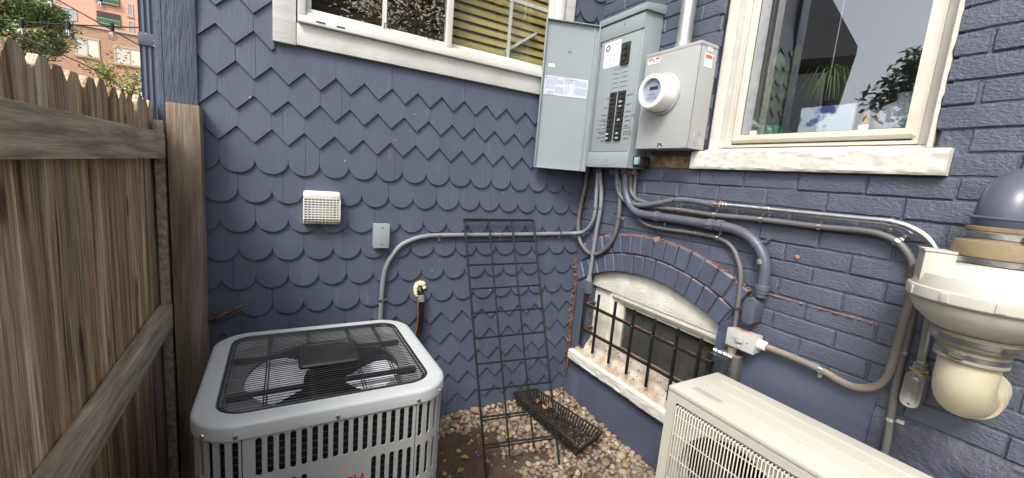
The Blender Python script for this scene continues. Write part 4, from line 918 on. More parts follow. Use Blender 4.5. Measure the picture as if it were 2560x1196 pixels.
b = MB(); [b.lathe([(.004, 0), (.003, .002), (0, .0025)], (-.0637, -1.220, z_), (-1, 0, 0), 8) for z_ in (.947, 1.042)]; part('screw', b, 'zinc', pv)
conduit('flexible_conduit', [(-.020, -.463, 1.545)]+yz(-.019, (-.465, 1.48), (-.475, 1.40), (-.495, 1.33), (-.539, 1.284), (-.599, 1.263), (-.698, 1.260), (-.879, 1.267), (-1.005, 1.264), (-1.074, 1.237), (-1.113, 1.186), (-1.134, 1.131), (-1.143, 1.045), (-1.147, .928), (-1.150, .84)), .0105, 'conduit_grey',
        'thin ribbed conduit over the arch that curves down to the grey switch box', [((-.019, -.698, 1.260), -1), ((-.019, -1.005, 1.264), -1), ((-.019, -1.1455, .985), -1)], .0065)
conduit('flexible_conduit', [(-.030, -.070, 1.76), (-.032, -.063, 1.60)]+yz(-.034, (-.061, 1.522), (-.056, 1.437), (-.034, 1.305), (-.030, 1.189), (-.063, 1.088), (-.138, 1.034), (-.211, 1.023), (-.296, 1.064), (-.363, 1.149), (-.387, 1.264), (-.380, 1.379), (-.362, 1.48), (-.290, 1.548)), .0128, 'conduit_grey',
        'dark conduit hanging in a wide loop under the open panel door', [((-.034, -.036, 1.305), 1), ((-.034, -.387, 1.275), 1)], .006)
conduit('flexible_conduit', [(-.036, -.163, 1.545), (-.036, -.172, 1.45), (-.036, -.179, 1.362), (-.034, -.178, 1.261), (-.032, -.143, 1.190), (-.036, -.085, 1.145), (-.075, -.040, 1.129), (-.174, -.030, 1.125), (-.40, -.028, 1.120), (-.70, -.028, 1.116), (-.98, -.028, 1.112), (-1.062, -.028, 1.106), (-1.133, -.029, 1.088), (-1.190, -.029, 1.058), (-1.228, -.029, 1.012), (-1.258, -.029, .955), (-1.272, -.029, .89), (-1.279, -.029, .75), (-1.280, -.029, .5)], .0128, 'conduit_light',
        'grey conduit crossing the shingled wall and bending down behind the air conditioner', [((-.98, -.028, 1.112), -1, (0, -1, 0)), ((-.60, -.028, 1.117), -1, (0, -1, 0)), ((-.174, -.030, 1.125), -1, (0, -1, 0)), ((-1.279, -.029, .76), -1, (0, -1, 0)), ((-.036, -.179, 1.31), 1)], .006)
cb, _ = conduit('flexible_conduit', [(-.036, -.186, 1.545)]+yz(-.036, (-.200, 1.48), (-.220, 1.406), (-.227, 1.30), (-.213, 1.157), (-.205, .986), (-.198, .872)), .0128, 'conduit_light',
        'pale ribbed conduit dropping from the panel in front of the looped conduit', [((-.036, -.227, 1.31), 1)], .0075)
b = MB(); b.lathe([(.0165, 0), (.0165, .02), (.018, .022), (.018, .030)], (-.036, -.197, .880), (0, 0, -1), 14); part('connector', b, 'conduit_light', cb)
b = MB(); b.box((-.052, -.214, .765), (-.010, -.160, .852)); part('access_fitting', b, 'pvc_blue', cb, bevel=.010)
tc_, _ = conduit('flexible_conduit', yz(-.034, (-1.285, .868), (-1.387, .868), (-1.491, .862), (-1.556, .849), (-1.600, .850), (-1.645, .876), (-1.670, .928), (-1.676, 1.035), (-1.678, 1.123))+[(-.045, -1.684, 1.20), (-.092, -1.690, 1.280), (-.150, -1.716, 1.307), (-.190, -1.738, 1.310)], .0128, 'conduit_tan',
        'dusty tan conduit drooping from the grey switch box to the white fan', [((-.034, -1.491, .862), 1)], .006)
b = MB(); b.lathe([(.014, 0), (.020, .002), (.020, .014), (.0155, .016), (.0195, .018), (.0195, .030), (.014, .034)], (-.034, -1.262, .869), (0, -1, 0), 12); part('connector', b, 'meter_white', tc_, smooth=25)
# steel access fitting at the lower end of the steel pipe
b = MB(); b.lathe([(.0185, 0), (.0185, .010), (.0155, .012), (.0185, .014), (.0185, .022)], (-.033, -1.735, 1.005), (0, -.05, -1), 12); part('compression_nut', b, 'zinc', emt, smooth=25)
b = MB(); b.lathe([(.0205, 0), (.022, .002), (.022, .004), (.0205, .006)], (-.033, -1.7362, .981), (0, -.05, -1), 16); part('yellow_ring', b, 'leaf_yellow', emt)
b = MB(); ov = [(math.cos(t)*.022, .088 + math.sin(t)*.022) if t < math.pi else (math.cos(t)*.022, .022+math.sin(t)*.022) for t in [i*math.pi/10 for i in range(20)]]
b.prism(ov, (-.058, -1.738, .865), Un, Z, X*.050); part('access_fitting', b, 'galv', emt, bevel=.003)
b = MB(); b.prism([(a*1.08, (z-.055)*1.05+.055) for a, z in ov], (-.0625, -1.738, .865), Un, Z, X*.004); b.prism([(a*.62, (z-.055)*.70+.055) for a, z in ov], (-.069, -1.738, .865), Un, Z, X*.0065); part('cover', b, 'steel', emt, bevel=.0015)
b = MB(); [b.lathe([(.004, 0), (.003, .002), (0, .0025)], (-.0627, -1.738, z_), (-1, 0, 0), 8) for z_ in (.872, .968)]; part('screw', b, 'zinc', emt)
# copper ground wire in the corner
b = MB(); b.tube(spline([(-.030, -.120, 1.55), (-.022, -.118, 1.46), (-.018, -.075, 1.36), (-.014, -.03, 1.27), (-.012, -.020, 1.17), (-.010, -.018, 1.0), (-.012, -.019, .8), (-.009, -.017, .5), (-.010, -.018, .05)], .03), .0022, 6)
single('ground_wire', b, 'copper', 'thin copper ground wire running down the corner of the two walls', 'wire')

# ------------------------------------------------------------------ switch box, outlet in clear cover
sb = thing('switch_box', (-.03, -1.205, .83), 'light grey weatherproof switch box under the thin conduit on the brick wall', 'switch box')
b = MB(); b.box((-.044, -1.264, .826), (-.0055, -1.146, .898)); part('box', b, 'box_grey', sb, bevel=.003)
b = MB(); b.box((-.066, -1.266, .824), (-.0455, -1.144, .900)); part('cover', b, 'box_grey', sb, bevel=.004)
b = MB(); b.lathe([(.015, 0), (.015, .004), (.012, .006), (0, .006)], (-.066, -1.200, .866), (-1, 0, 0), 20); b.obox((-.073, -1.205, .868), (.004, 0, 0), (0, .014, -.002), (0, .003, .011)); b.lathe([(.007, 0), (.007, .004), (0, .005)], (-.066, -1.203, .838), (-1, 0, 0), 14); part('toggle', b, 'box_grey', sb, bevel=.001)
b = MB(); [b.lathe([(.003, 0), (.003, .001), (0, .0012)], (-.0663, y_, .863), (-1, 0, 0), 8) for y_ in (-1.172, -1.236)]; part('screw', b, 'ink_grey', sb)
b = MB(); b.lathe([(.0145, 0), (.0145, .012), (.0185, .014), (.0185, .032), (.016, .036), (.016, .044)], (-.030, -1.160, .826), (0, 0, -1), 14); part('connector', b, 'rubber_grey', sb, smooth=25)
ob = thing('outlet_box', (-.03, -1.15, .66), 'dark outlet box with a clear plastic bubble cover beside the basement window', 'outlet box')
b = MB(); b.box((-.052, -1.205, .66), (-.0055, -1.122, .782)); part('box', b, 'box_dark', ob, bevel=.003)
b = MB(); b.box((-.057, -1.184, .655), (-.0525, -1.092, .778)); part('gasket', b, 'clear_plastic', ob, bevel=.002)
b = MB(); b.box((-.100, -1.178, .650), (-.0975, -1.094, .768)); b.box((-.0975, -1.178, .650), (-.0575, -1.1755, .768)); b.box((-.0975, -1.0965, .650), (-.0575, -1.094, .768)); b.box((-.0975, -1.1755, .7655), (-.0575, -1.0965, .768)); part('cover', b, 'clear_plastic', ob, bevel=.002)
b = MB(); b.box((-.0574, -1.165, .67), (-.0572, -1.11, .755)); part('receptacle', b, 'panel_dark', ob)
b = MB()
for y_ in (-1.103, -1.126, -1.15, -1.172): b.lathe([(.006, 0), (.006, .014)], (-.060, y_+.007, .777), (0, -1, 0), 10)
part('hinge', b, 'meter_white', ob)
b = MB(); b.lathe([(.0075, 0), (.0085, .006), (.0085, .03), (.006, .034)], (-.072, -1.186, .700), Z, 10); part('latch', b, 'clear_plastic', ob)

# ------------------------------------------------------------------ radon fan with rubber couplings
rx, ry = -.20, -1.86
rf = thing('vent_fan', (rx, ry, .96), 'big cream inline vent fan with rubber couplings on a pipe at the right edge', 'vent fan')
b = MB(); b.lathe([(.079, 1.343), (.082, 1.335), (.128, 1.305), (.137, 1.281), (.138, 1.272)], (rx, ry, 0), Z, 56); part('dome', b, 'radon_white', rf, smooth=30)
b = MB(); b.lathe([(.137, 1.2725), (.1455, 1.2715), (.1465, 1.266), (.1465, 1.246), (.144, 1.242), (.136, 1.2415)], (rx, ry, 0), Z, 64); part('flange', b, 'radon_white', rf, smooth=30)
b = MB(); b.lathe([(.1365, 1.2412), (.136, 1.232), (.120, 1.201), (.086, 1.172), (.078, 1.168)], (rx, ry, 0), Z, 56); part('lower_housing', b, 'radon_white', rf, smooth=30)
for i in range(10):
    a = i*math.pi/5+.35; d = Vector((math.cos(a), math.sin(a), 0)); b = MB(); b.obox(Vector((rx, ry, 1.257))+d*.1465, d*.0025, d.cross(Z)*.008, Z*.0105); part('clip', b, 'radon_white', rf, bevel=.0008)
b = MB(); b.lathe([(.076, 1.343), (.0795, 1.345), (.0800, 1.360), (.0830, 1.362), (.0830, 1.388), (.078, 1.398), (.065, 1.401), (.0635, 1.405), (.0635, 1.424), (.0650, 1.426), (.0650, 1.434), (.055, 1.436)], (rx, ry, 0), Z, 48); part('upper_coupling', b, 'rubber_tan', rf, smooth=30)
b = MB(); b.lathe([(.0800, 1.168), (.0835, 1.166), (.0835, 1.158), (.0815, 1.156), (.0815, 1.146), (.078, 1.136), (.068, 1.126), (.0665, 1.118), (.0665, 1.106), (.068, 1.103), (.068, 1.096), (.056, 1.095)], (rx, ry, 0), Z, 48); part('lower_coupling', b, 'rubber_grey', rf, smooth=30)
for z_, r_ in ((1.352, .0806), (1.4145, .0641), (1.151, .0822), (1.112, .0671)):
    b = MB(); b.lathe([(r_, -.0062), (r_+.0012, -.0062), (r_+.0012, .0062), (r_, .0062)], (rx, ry, z_), Z, 48, closed=True); cl = part('hose_clamp', b, 'steel', rf)
    a = R_({1.352: 112, 1.4145: 228, 1.151: 232, 1.112: 172}[z_]); d = Vector((math.cos(a), math.sin(a), 0)); b = MB(); b.tube([Vector((rx, ry, z_))+d*(r_+.005)+d.cross(Z)*q for q in (-.013, .013)], .0058, 10); b.obox(Vector((rx, ry, z_))+d*(r_+.002), d*.003, d.cross(Z)*.010, Z*.007); part('clamp_screw', b, 'zinc', cl)
def elbow(c, a0, axis_from, axis_to, R0, r, n=14):
    return [Vector(c)+(-Vector(axis_to))*R0*(math.cos(t)-0)+(Vector(axis_from))*R0*math.sin(t) for t in [a0*i/n for i in range(n+1)]]
# lower elbow: down, then into the wall
cz = 1.045; R0 = .062
path = [Vector((rx, ry, 1.10)), Vector((rx, ry, 1.08))]+[Vector((rx+R0-R0*math.cos(t), ry-.0, cz-R0*math.sin(t))) for t in [i*math.pi/2/12 for i in range(13)]]
path += [Vector((rx+R0+.02, ry, cz-R0))]
b = MB(); b.tube(path, .0575, 28); lp = part('lower_elbow', b, 'pvc_cream', rf, smooth=50)
b = MB(); b.lathe([(.0575, 0), (.0645, .001), (.0645, .040), (.0585, .042)], (rx+R0+.012, ry, cz-R0), X, 32); part('elbow_hub', b, 'pvc_cream', lp)
b = MB(); b.tube([(rx+R0+.05, ry, cz-R0), (.05, ry, cz-R0)], .056, 28); part('wall_pipe', b, 'pvc_cream', rf)
# upper elbow: up, leaning to the wall, then on up
R1 = .072; up = [Vector((rx, ry, 1.43)), Vector((rx, ry, 1.445))]
up += [Vector((rx+R1-R1*math.cos(t), ry, 1.455+R1*math.sin(t))) for t in [i*math.pi/2/14 for i in range(15)]]+[Vector((.05, ry, 1.455+R1))]
b = MB(); b.tube(up, .0565, 34); ep = part('upper_pipe', b, 'pvc_painted', rf, smooth=50)
b = MB(); b.lathe([(.0565, 0), (.060, .001), (.060, .012), (.0575, .014)], (rx+R1+.004, ry, 1.455+R1), X, 36); part('pipe_hub', b, 'pvc_painted', ep)
b = MB(); b.lathe([(.0565, 0), (.0575, .002), (.0595, .016), (.0615, .018), (.0615, .021), (.0575, .024)], (rx, ry, 1.437), Z, 40); part('pipe_hub', b, 'pvc_painted', ep)
dj = Vector((-.45, .90, 0)).normalized(); lj = dj.cross(Z)
b = MB(); b.obox(Vector((rx, ry, 1.318))+dj*.104, dj*.030, lj*.032, Z*.042); jb = part('wiring_box', b, 'radon_white', rf, bevel=.003)
b = MB(); b.obox(Vector((rx, ry, 1.3625))+dj*.104, dj*.0325, lj*.0345, Z*.003); part('lid', b, 'radon_white', jb, bevel=.001)
cj = Vector((rx, ry, 1.31))+dj*.104+lj*.033
b = MB(); b.lathe([(.015, 0), (.0185, .003), (.0185, .014), (.015, .016), (.0175, .018), (.0175, .028)], cj, lj, 14); part('connector', b, 'conduit_light', jb, smooth=25)
# ------------------------------------------------------------------ air conditioner condenser
CX, CY, HX, HY, TZ = -1.590, -.580, .368, .345, .745
ac = thing('air_conditioner', (CX, CY, .05), 'grey outdoor air conditioner condenser with a black top grille beside the fence', 'air conditioner')
def rr(hx, hy, r, n=9):
    P = []
    for cx_, cy_, a0 in ((hx-r, hy-r, 0), (-hx+r, hy-r, 90), (-hx+r, -hy+r, 180), (hx-r, -hy+r, 270)):
        for i in range(n+1): a = R_(a0+90*i/n); P.append((cx_+r*math.cos(a), cy_+r*math.sin(a)))
    return P
def ring_loft(layers):
    b = MB(); n = None
    for hx, hy, r, z in layers:
        P = rr(hx, hy, r); n = len(P); b.v += [Vector((CX+x, CY+y, z)) for x, y in P]
    for i in range(len(layers)-1):
        for k in range(n): b.f.append((i*n+k, i*n+(k+1) % n, (i+1)*n+(k+1) % n, (i+1)*n+k))
    return b
RC = .125
b = ring_loft([(HX-.012, HY-.012, RC-.010, .700), (HX, HY, RC, .700), (HX, HY, RC, .734), (HX-.002, HY-.002, RC-.002, .7395), (HX-.008, HY-.008, RC-.005, .7435), (HX-.016, HY-.016, RC-.009, TZ), (HX-.050, HY-.050, .085, TZ+.001), (HX-.056, HY-.056, .080, TZ), (HX-.060, HY-.060, .075, TZ-.008), (HX-.072, HY-.072, .065, TZ-.010), (HX-.074, HY-.074, .062, TZ-.05)])
part('top_cap', b, 'condenser_cap', ac, smooth=50)
b = MB()
for x_, y_ in ((-.255, -1), (0.0, -1), (.245, -1)): b.lathe([(.0065, 0), (.0055, .003), (0, .004)], (CX+x_, CY-HY-.0002, .711), (0, -1, 0), 10)
for y_ in (-.12, .18): b.lathe([(.0065, 0), (.0055, .003), (0, .004)], (CX-HX-.0002, CY+y_, .711), (-1, 0, 0), 10); b.lathe([(.0065, 0), (.0055, .003), (0, .004)], (CX+HX+.0002, CY+y_, .711), (1, 0, 0), 10)
for a_ in (225, 315): a = R_(a_); d = Vector((math.cos(a), math.sin(a), 0)); c0 = Vector((CX+(HX-RC)*(1 if d.x > 0 else -1), CY-(HY-RC), .711)); b.lathe([(.0065, 0), (.0055, .003), (0, .004)], c0+d*RC, d, 10)
part('screw', b, 'zinc', ac)
# louvred cabinet panels with real slots
hx, hy, rc = HX-.006, HY-.006, RC-.004
def slot_panel(us, rows, mapf, full_h, solid=()):
    """us: list of slot centre positions along u; rows: (v0,v1, set of slot indexes or None); mapf(u,v,d)->point"""
    b = MB(); u0, u1 = us['lo'], us['hi']; C_ = us['c']; hwid = us['hw']
    edges = [u0]+[(C_[i]+C_[i+1])/2 for i in range(len(C_)-1)]+[u1]
    vs_ = [full_h[0]]
    for v0, v1, _ in rows: vs_ += [v0, v1]
    vs_.append(full_h[1])
    def quad(a0, a1, v0, v1, nsub=2):
        for i in range(nsub):
            p, q = a0+(a1-a0)*i/nsub, a0+(a1-a0)*(i+1)/nsub; b.add([mapf(p, v0, 0), mapf(q, v0, 0), mapf(q, v1, 0), mapf(p, v1, 0)], [(0, 1, 2, 3)])
    for ci in range(len(C_)):
        a0, a1 = edges[ci], edges[ci+1]; prev = full_h[0]
        for v0, v1, sel in rows:
            quad(a0, a1, prev, v0)
            if sel is not None and ci not in sel: quad(a0, a1, v0, v1)
            else:
                c = C_[ci]; w = hwid; n = 5; out = []
                for i in range(n+1): t = math.pi*i/n; out.append((c+w*math.cos(t), v1-w*1.0+w*math.sin(t)))
                for i in range(n+1): t = math.pi+math.pi*i/n; out.append((c+w*math.cos(t), v0+w*1.0+w*math.sin(t)))
                F = [mapf(u, v, 0) for u, v in out]; Bk = [mapf(u, v, .006) for u, v in out]; m_ = len(out)
                b.add(F+Bk, [(i, (i+1) % m_, (i+1) % m_+m_, i+m_) for i in range(m_)])
                tr, tl, bl, brr = mapf(a1, v1, 0), mapf(a0, v1, 0), mapf(a0, v0, 0), mapf(a1, v0, 0)
                k = n//2
                b.add([tr, tl, bl, brr]+F, [(0, 1)+tuple(4+i for i in range(n//2+1, n//2-1, -1))] if False else [])
                o = len(b.v)-4-m_
                T_ = lambda i: o+4+i
                # top fan: arc points 0..n, right half to tr, left half to tl
                mid = (n+1)//2
                for i in range(mid): b.f.append((o, T_(i+1), T_(i)))
                b.f.append((o, o+1, T_(mid)))
                for i in range(mid, n): b.f.append((o+1, T_(i+1), T_(i)))
                b.f.append((o+1, o+2, T_(n+1), T_(n)))
                for i in range(n+1, n+1+mid): b.f.append((o+2, T_(i+1), T_(i)))
                b.f.append((o+2, o+3, T_(n+1+mid)))
                for i in range(n+1+mid, 2*n+1): b.f.append((o+3, T_(i+1), T_(i)))
                b.f.append((o+3, o, T_(0), T_(2*n+1)))
            prev = v1
        quad(a0, a1, prev, full_h[1])
    return b
rowz = [(.110, .235), (.265, .390), (.421, .545), (.573, .692)]
FH = (.075, .702)
fx0, fx1 = CX-hx+rc, CX+hx-rc
n_s = 16; pit = .0288; cs = [-1.7925+pit*i*.985 for i in range(n_s)]
rows = [(a, c, {0, 1, 2, 3, 4, 11, 12, 13, 14, 15} if j in (1, 2) else None) for j, (a, c) in enumerate(rowz)]
b = slot_panel(dict(lo=fx0+.001, hi=fx1-.001, c=cs, hw=.0076), rows, lambda u, v, d: Vector((u, CY-hy+d, v)), FH); part('front_panel', b, 'condenser_grey', ac, smooth=30, recalc=False)
arc = rc*math.pi/2
for nm, (sx, sy, a0) in enumerate(((-1, -1, 180), (1, -1, 270), (1, 1, 0), (-1, 1, 90))):
    ccx, ccy = CX+sx*(hx-rc), CY+sy*(hy-rc)
    mp = lambda u, v, d, ccx=ccx, ccy=ccy, a0=a0: Vector((ccx+(rc-d)*math.cos(R_(a0)+u/rc), ccy+(rc-d)*math.sin(R_(a0)+u/rc), v))
    b = slot_panel(dict(lo=.0015, hi=arc-.0015, c=[arc*(i+.5)/6 for i in range(6)], hw=.0076), [(a, c, None) for a, c in rowz], mp, FH); part('corner_panel', b, 'condenser_grey', ac, smooth=40, recalc=False)
ly0, ly1 = CY-hy+rc, CY+hy-rc; ns = 14; cs2 = [ly0+(ly1-ly0)*(i+.5)/ns for i in range(ns)]
for sx in (-1, 1):
    b = slot_panel(dict(lo=ly0+.001, hi=ly1-.001, c=cs2, hw=.0076), [(a, c, None) for a, c in rowz], lambda u, v, d, sx=sx: Vector((CX+sx*(hx-d), u, v)), FH); part('side_panel', b, 'condenser_grey', ac, smooth=30, recalc=False)
b = MB(); b.add([(fx0, CY+hy, FH[0]), (fx1, CY+hy, FH[0]), (fx1, CY+hy, FH[1]), (fx0, CY+hy, FH[1])], [(0, 1, 2, 3)]); part('back_panel', b, 'condenser_grey', ac)
b = ring_loft([(hx+.004, hy+.004, rc, .048), (hx+.004, hy+.004, rc, .074), (hx-.02, hy-.02, rc-.02, .0745)]); part('base_pan', b, 'condenser_grey', ac)
b = ring_loft([(hx-.024, hy-.024, rc-.02, .07), (hx-.024, hy-.024, rc-.02, .69)]); part('coil', b, 'coil_dark', ac)
b = MB(); P = rr(hx-.022, hy-.022, rc-.018, 6)
for i in range(26):
    z_ = .09+.0235*i; b.tube([Vector((CX+x, CY+y, z_)) for x, y in P]+[Vector((CX+P[0][0], CY+P[0][1], z_))], .0024, 5, caps=False)
part('coil_tubes', b, 'coil_tube', ac)
b = MB(); b.text('BOSCH', .046, (-1.5085, CY-hy-.0012, .4635), X, Z, 'RIGHT', bold=.018); part('logo', b, 'logo_red', ac, recalc=False, smooth=0)
# fan guard
gx_, gy_, gr_ = HX-.063, HY-.063, .062
b = MB(); P = rr(gx_, gy_, gr_, 7); Pv = [Vector((CX+x, CY+y, TZ+.001)) for x, y in P]; b.tube(Pv+[Pv[0], Pv[1]], .0042, 8, caps=False); P2 = rr(gx_-.010, gy_-.010, gr_-.01, 7); Pv = [Vector((CX+x, CY+y, TZ-.004)) for x, y in P2]; b.tube(Pv+[Pv[0], Pv[1]], .003, 6, caps=False)
gd = part('fan_guard', b, 'guard_black', ac, smooth=60)
def dome(x, y): return TZ+.004+.008*(1-((x-CX)/gx_)**2)*(1-((y-CY)/gy_)**2)
nb = 40
for i in range(nb):
    y = CY-gy_+.010+(2*gy_-.020)*i/(nb-1); dy = abs(y-CY)-(gy_-gr_); lx = gx_ if dy < 0 else gx_-gr_+math.sqrt(max(0, gr_**2-dy*dy))
    b = MB(); b.tube([(CX+lx*(-1+2*k/8), y, dome(CX+lx*(-1+2*k/8), y)) for k in range(9)], .0016, 6); part('wire', b, 'guard_black', gd, smooth=60)
for x_ in (-.185, -.055, .095, .205):
    for o_ in (-.004, .004):
        b = MB(); b.tube([(CX+x_+o_+.01*(k/8-.5), CY+gy_*(-1+2*k/8)*.985, dome(CX+x_, CY+gy_*(-1+2*k/8))-.0045) for k in range(9)], .0023, 6); part('wire', b, 'guard_black', gd, smooth=60)
b = MB(); b.lathe([(.005, 0), (.005, .003), (0, .004)], (CX+.18, CY-gy_+.022, dome(CX, CY-gy_)+.004), Z, 8); part('guard_screw', b, 'zinc', gd)
b = MB(); L_ = [(.100, .098, .018, .757), (.100, .098, .018, .763), (.094, .092, .016, .768), (.082, .080, .012, .768), (.080, .078, .011, .7655), (.001, .001, .0005, .7655)]
n = None
for a_, c_, r_, z_ in L_:
    P = rr(a_, c_, r_, 4); n = len(P); b.v += [Vector((-1.585+x, -.577+y, z_)) for x, y in P]
for i in range(len(L_)-1):
    for k in range(n): b.f.append((i*n+k, i*n+(k+1) % n, (i+1)*n+(k+1) % n, (i+1)*n+k))
part('motor_cover', b, 'black_plastic', ac, smooth=30)
b = ring_loft([(HX-.074, HY-.074, .062, .7045), (.2605, .2605, .2600, .7025), (.2605, .2605, .2600, .690)]); part('fan_deck', b, 'deck_grey', ac, smooth=50)
b = MB(); b.lathe([(.261, .6895), (.258, .60)], (CX, CY, 0), Z, 40); b.f = [f for f in b.f if len(f) == 4]; part('fan_shroud', b, 'coil_dark', ac, smooth=50, recalc=False)
for yy in (-.135, .125):
    b = MB(); b.box((CX-.295, CY+yy-.011, .712), (CX+.295, CY+yy+.011, .722)); part('motor_strut', b, 'guard_black', ac)
b = MB(); b.lathe([(.075, .52), (.075, .625), (.06, .635), (0, .635)], (CX, CY, 0), Z, 24); part('fan_motor', b, 'coil_dark', ac)
for i in range(2):
    a0 = R_(160+180*i); b = MB(); nr, na = 6, 10
    for j in range(nr+1):
        r = .075+.195*j/nr
        for k in range(na+1):
            a = a0+R_(74)*(k/na-.5)*(.75+.45*math.sin(math.pi*(.15+.7*j/nr)))+R_(10)*j/nr; b.v.append(Vector((CX+r*math.cos(a), CY+r*math.sin(a), .675-.035*(k/na-.5)-.01*((k/na-.5)*2)**2)))
    b.f = [(j*(na+1)+k, j*(na+1)+k+1, (j+1)*(na+1)+k+1, (j+1)*(na+1)+k) for j in range(nr) for k in range(na)]
    part('fan_blade', b, 'fan_blade', ac, smooth=60)
b = MB(); b.box((CX-HX+.02, CY-HY+.02, .0735), (CX+HX-.02, CY+HY-.02, .0755)); part('inner_floor', b, 'coil_dark', ac)
b = MB(); b.box((CX-.43, CY-.40, -.05), (CX+.43, CY+.36, .0475)); single('pad', b, 'pad', 'flat grey concrete pad under the condenser', 'pad', bevel=.01)
# refrigerant lines and foam
rl = thing('refrigerant_lines', (-1.10, -.05, .45), 'black taped refrigerant lines with silver tape coming out of the shingled wall behind the condenser', 'pipe')
pth = spline([(-1.073, .01, .826), (-1.078, -.018, .825), (-1.074, -.038, .80), (-1.069, -.042, .76), (-1.066, -.042, .70), (-1.070, -.044, .60), (-1.095, -.055, .52), (-1.14, -.10, .40), (-1.2, -.16, .3)], .012)
b = MB(); b.tube(pth, [.0155+.0012*math.sin(i*1.9) for i in range(len(pth))], 14); part('insulation', b, 'black_tape', rl, smooth=60)
b = MB(); b.tube([p+Vector((0, 0, 0)) for p in pth[5:9]], [.0172, .0182, .0178, .0172], 14); part('tape', b, 'silver_tape', rl, smooth=60)
b = MB(); b.tube(spline([(-1.083, -.030, .80), (-1.088, -.045, .74), (-1.086, -.052, .68), (-1.092, -.055, .60), (-1.12, -.075, .50), (-1.18, -.15, .36)], .02), .0052, 8); part('copper_pipe', b, 'copper', rl, smooth=60)
b = MB()
for x_, z_, r_ in ((-1.090, .822, .019), (-1.094, .806, .015), (-1.086, .838, .016), (-1.072, .842, .016), (-1.058, .838, .017), (-1.050, .820, .014), (-1.094, .790, .012), (-1.090, .778, .009)):
    b.lathe([(r_, 0), (r_, .006), (r_*.85, .013), (r_*.45, .018), (0, .019)], (x_, -.010, z_), (0, -1, 0), 14)
part('foam', b, 'foam', rl, smooth=60)

# ------------------------------------------------------------------ dryer vent, junction box, stick
dv = thing('dryer_vent', (-1.567, -.02, 1.17), 'white plastic louvred dryer vent cover on the shingled wall', 'vent')
x0, x1, z0, z1, yd = -1.646, -1.489, 1.168, 1.320, -.062
b = MB(); b.box((x0, -.030, z0), (x1, -.010, z0+.004)); b.box((x0+.001, -.030, z0+.004), (x0+.004, -.010, z1-.035)); b.box((x1-.004, -.030, z0+.004), (x1-.001, -.010, z1-.035)); b.box((x0+.004, -.014, z0+.004), (x1-.004, -.010, z1-.002)); part('base', b, 'vent_white', dv)
b = MB(); b.box((x0, yd, z1-.038), (x1, -.012, z1)); part('hood', b, 'vent_white', dv, bevel=.014)
def vbar(mb, x):   # curved bar following the cage profile
    pr = [(yd, z1-.030), (yd, z0+.026), (yd+.006, z0+.011), (yd+.018, z0+.003), (-.012, z0)]
    for (a, c), (a2, c2) in zip(pr, pr[1:]): mb.bar((x, a, c), (x, a2, c2), .0050, .003, (1, 0, 0))
b = MB(); nvb = 10
for i in range(nvb+1): vbar(b, x0+.0025+(x1-x0-.005)*i/nvb)
for j in range(9):
    z_ = z1-.044-j*.0115; yy = yd if z_ > z0+.024 else yd+.006
    b.box((x0+.002, yy-.0017, z_-.0026), (x1-.002, yy+.0017, z_+.0026)); b.box((x0+.0005, yy, z_-.0019), (x0+.0035, -.012, z_+.0019)); b.box((x1-.0035, yy, z_-.0019), (x1-.0005, -.012, z_+.0019))
for y_ in (-.026, -.040): b.box((x0+.002, y_-.0016, z0-.0005), (x1-.002, y_+.0016, z0+.0025))
for x_ in (x0+.002, x1-.005):
    for k in range(3): b.box((x_, -.048+.013*k, z0+.004), (x_+.003, -.045+.013*k, z1-.03))
part('cage', b, 'vent_white', dv, smooth=0)
b = MB(); b.box((x0+.03, -.030, z0+.035), (x1-.03, -.028, z1-.075)); part('flap', b, 'rubber_grey', dv)
b = MB(); b.box((x0+.006, -.0165, z0+.006), (x1-.006, -.0145, z1-.04)); part('duct_shade', b, 'panel_dark', dv)  # flat dark plate: shade of the duct opening put in as colour
jb = thing('junction_box', (-1.294, -.03, 1.05), 'small grey blank junction box right of the dryer vent', 'junction box')
b = MB(); b.box((-1.332, -.050, 1.052), (-1.2565, -.012, 1.172)); part('box', b, 'jbox', jb, bevel=.004)
b = MB(); b.box((-1.333, -.0545, 1.050), (-1.2555, -.0505, 1.174)); part('cover', b, 'jbox', jb, bevel=.0015)
b = MB(); [b.lathe([(.0042, 0), (.0034, .002), (0, .0028)], (-1.294, -.0546, z_), (0, -1, 0), 10) for z_ in (1.070, 1.155)]; part('screw', b, 'zinc', jb)
st = thing('twig', (-1.99, -.05, .75), 'dry broken branch sticking out beside the fence post above the condenser', 'branch')
b = MB(); b.tube(spline([(-2.008, -.045, .742), (-1.985, -.06, .752), (-1.95, -.065, .768), (-1.905, -.062, .790), (-1.875, -.06, .806)], .01), [.013-.0006*i for i in range(14)][:len(spline([(-2.008, -.045, .742), (-1.985, -.06, .752), (-1.95, -.065, .768), (-1.905, -.062, .790), (-1.875, -.06, .806)], .01))], 8)
part('stem', b, 'stick_bark', st, smooth=60)
b = MB(); b.tube(spline([(-1.94, -.065, .770), (-1.90, -.07, .778), (-1.872, -.072, .795), (-1.850, -.07, .803), (-1.833, -.068, .828)], .01), .0028, 6); b.tube([(-1.99, -.055, .758), (-1.996, -.055, .778), (-1.975, -.06, .772), (-1.955, -.06, .775)], .004, 6); part('shoot', b, 'stick_bark', st, smooth=60)

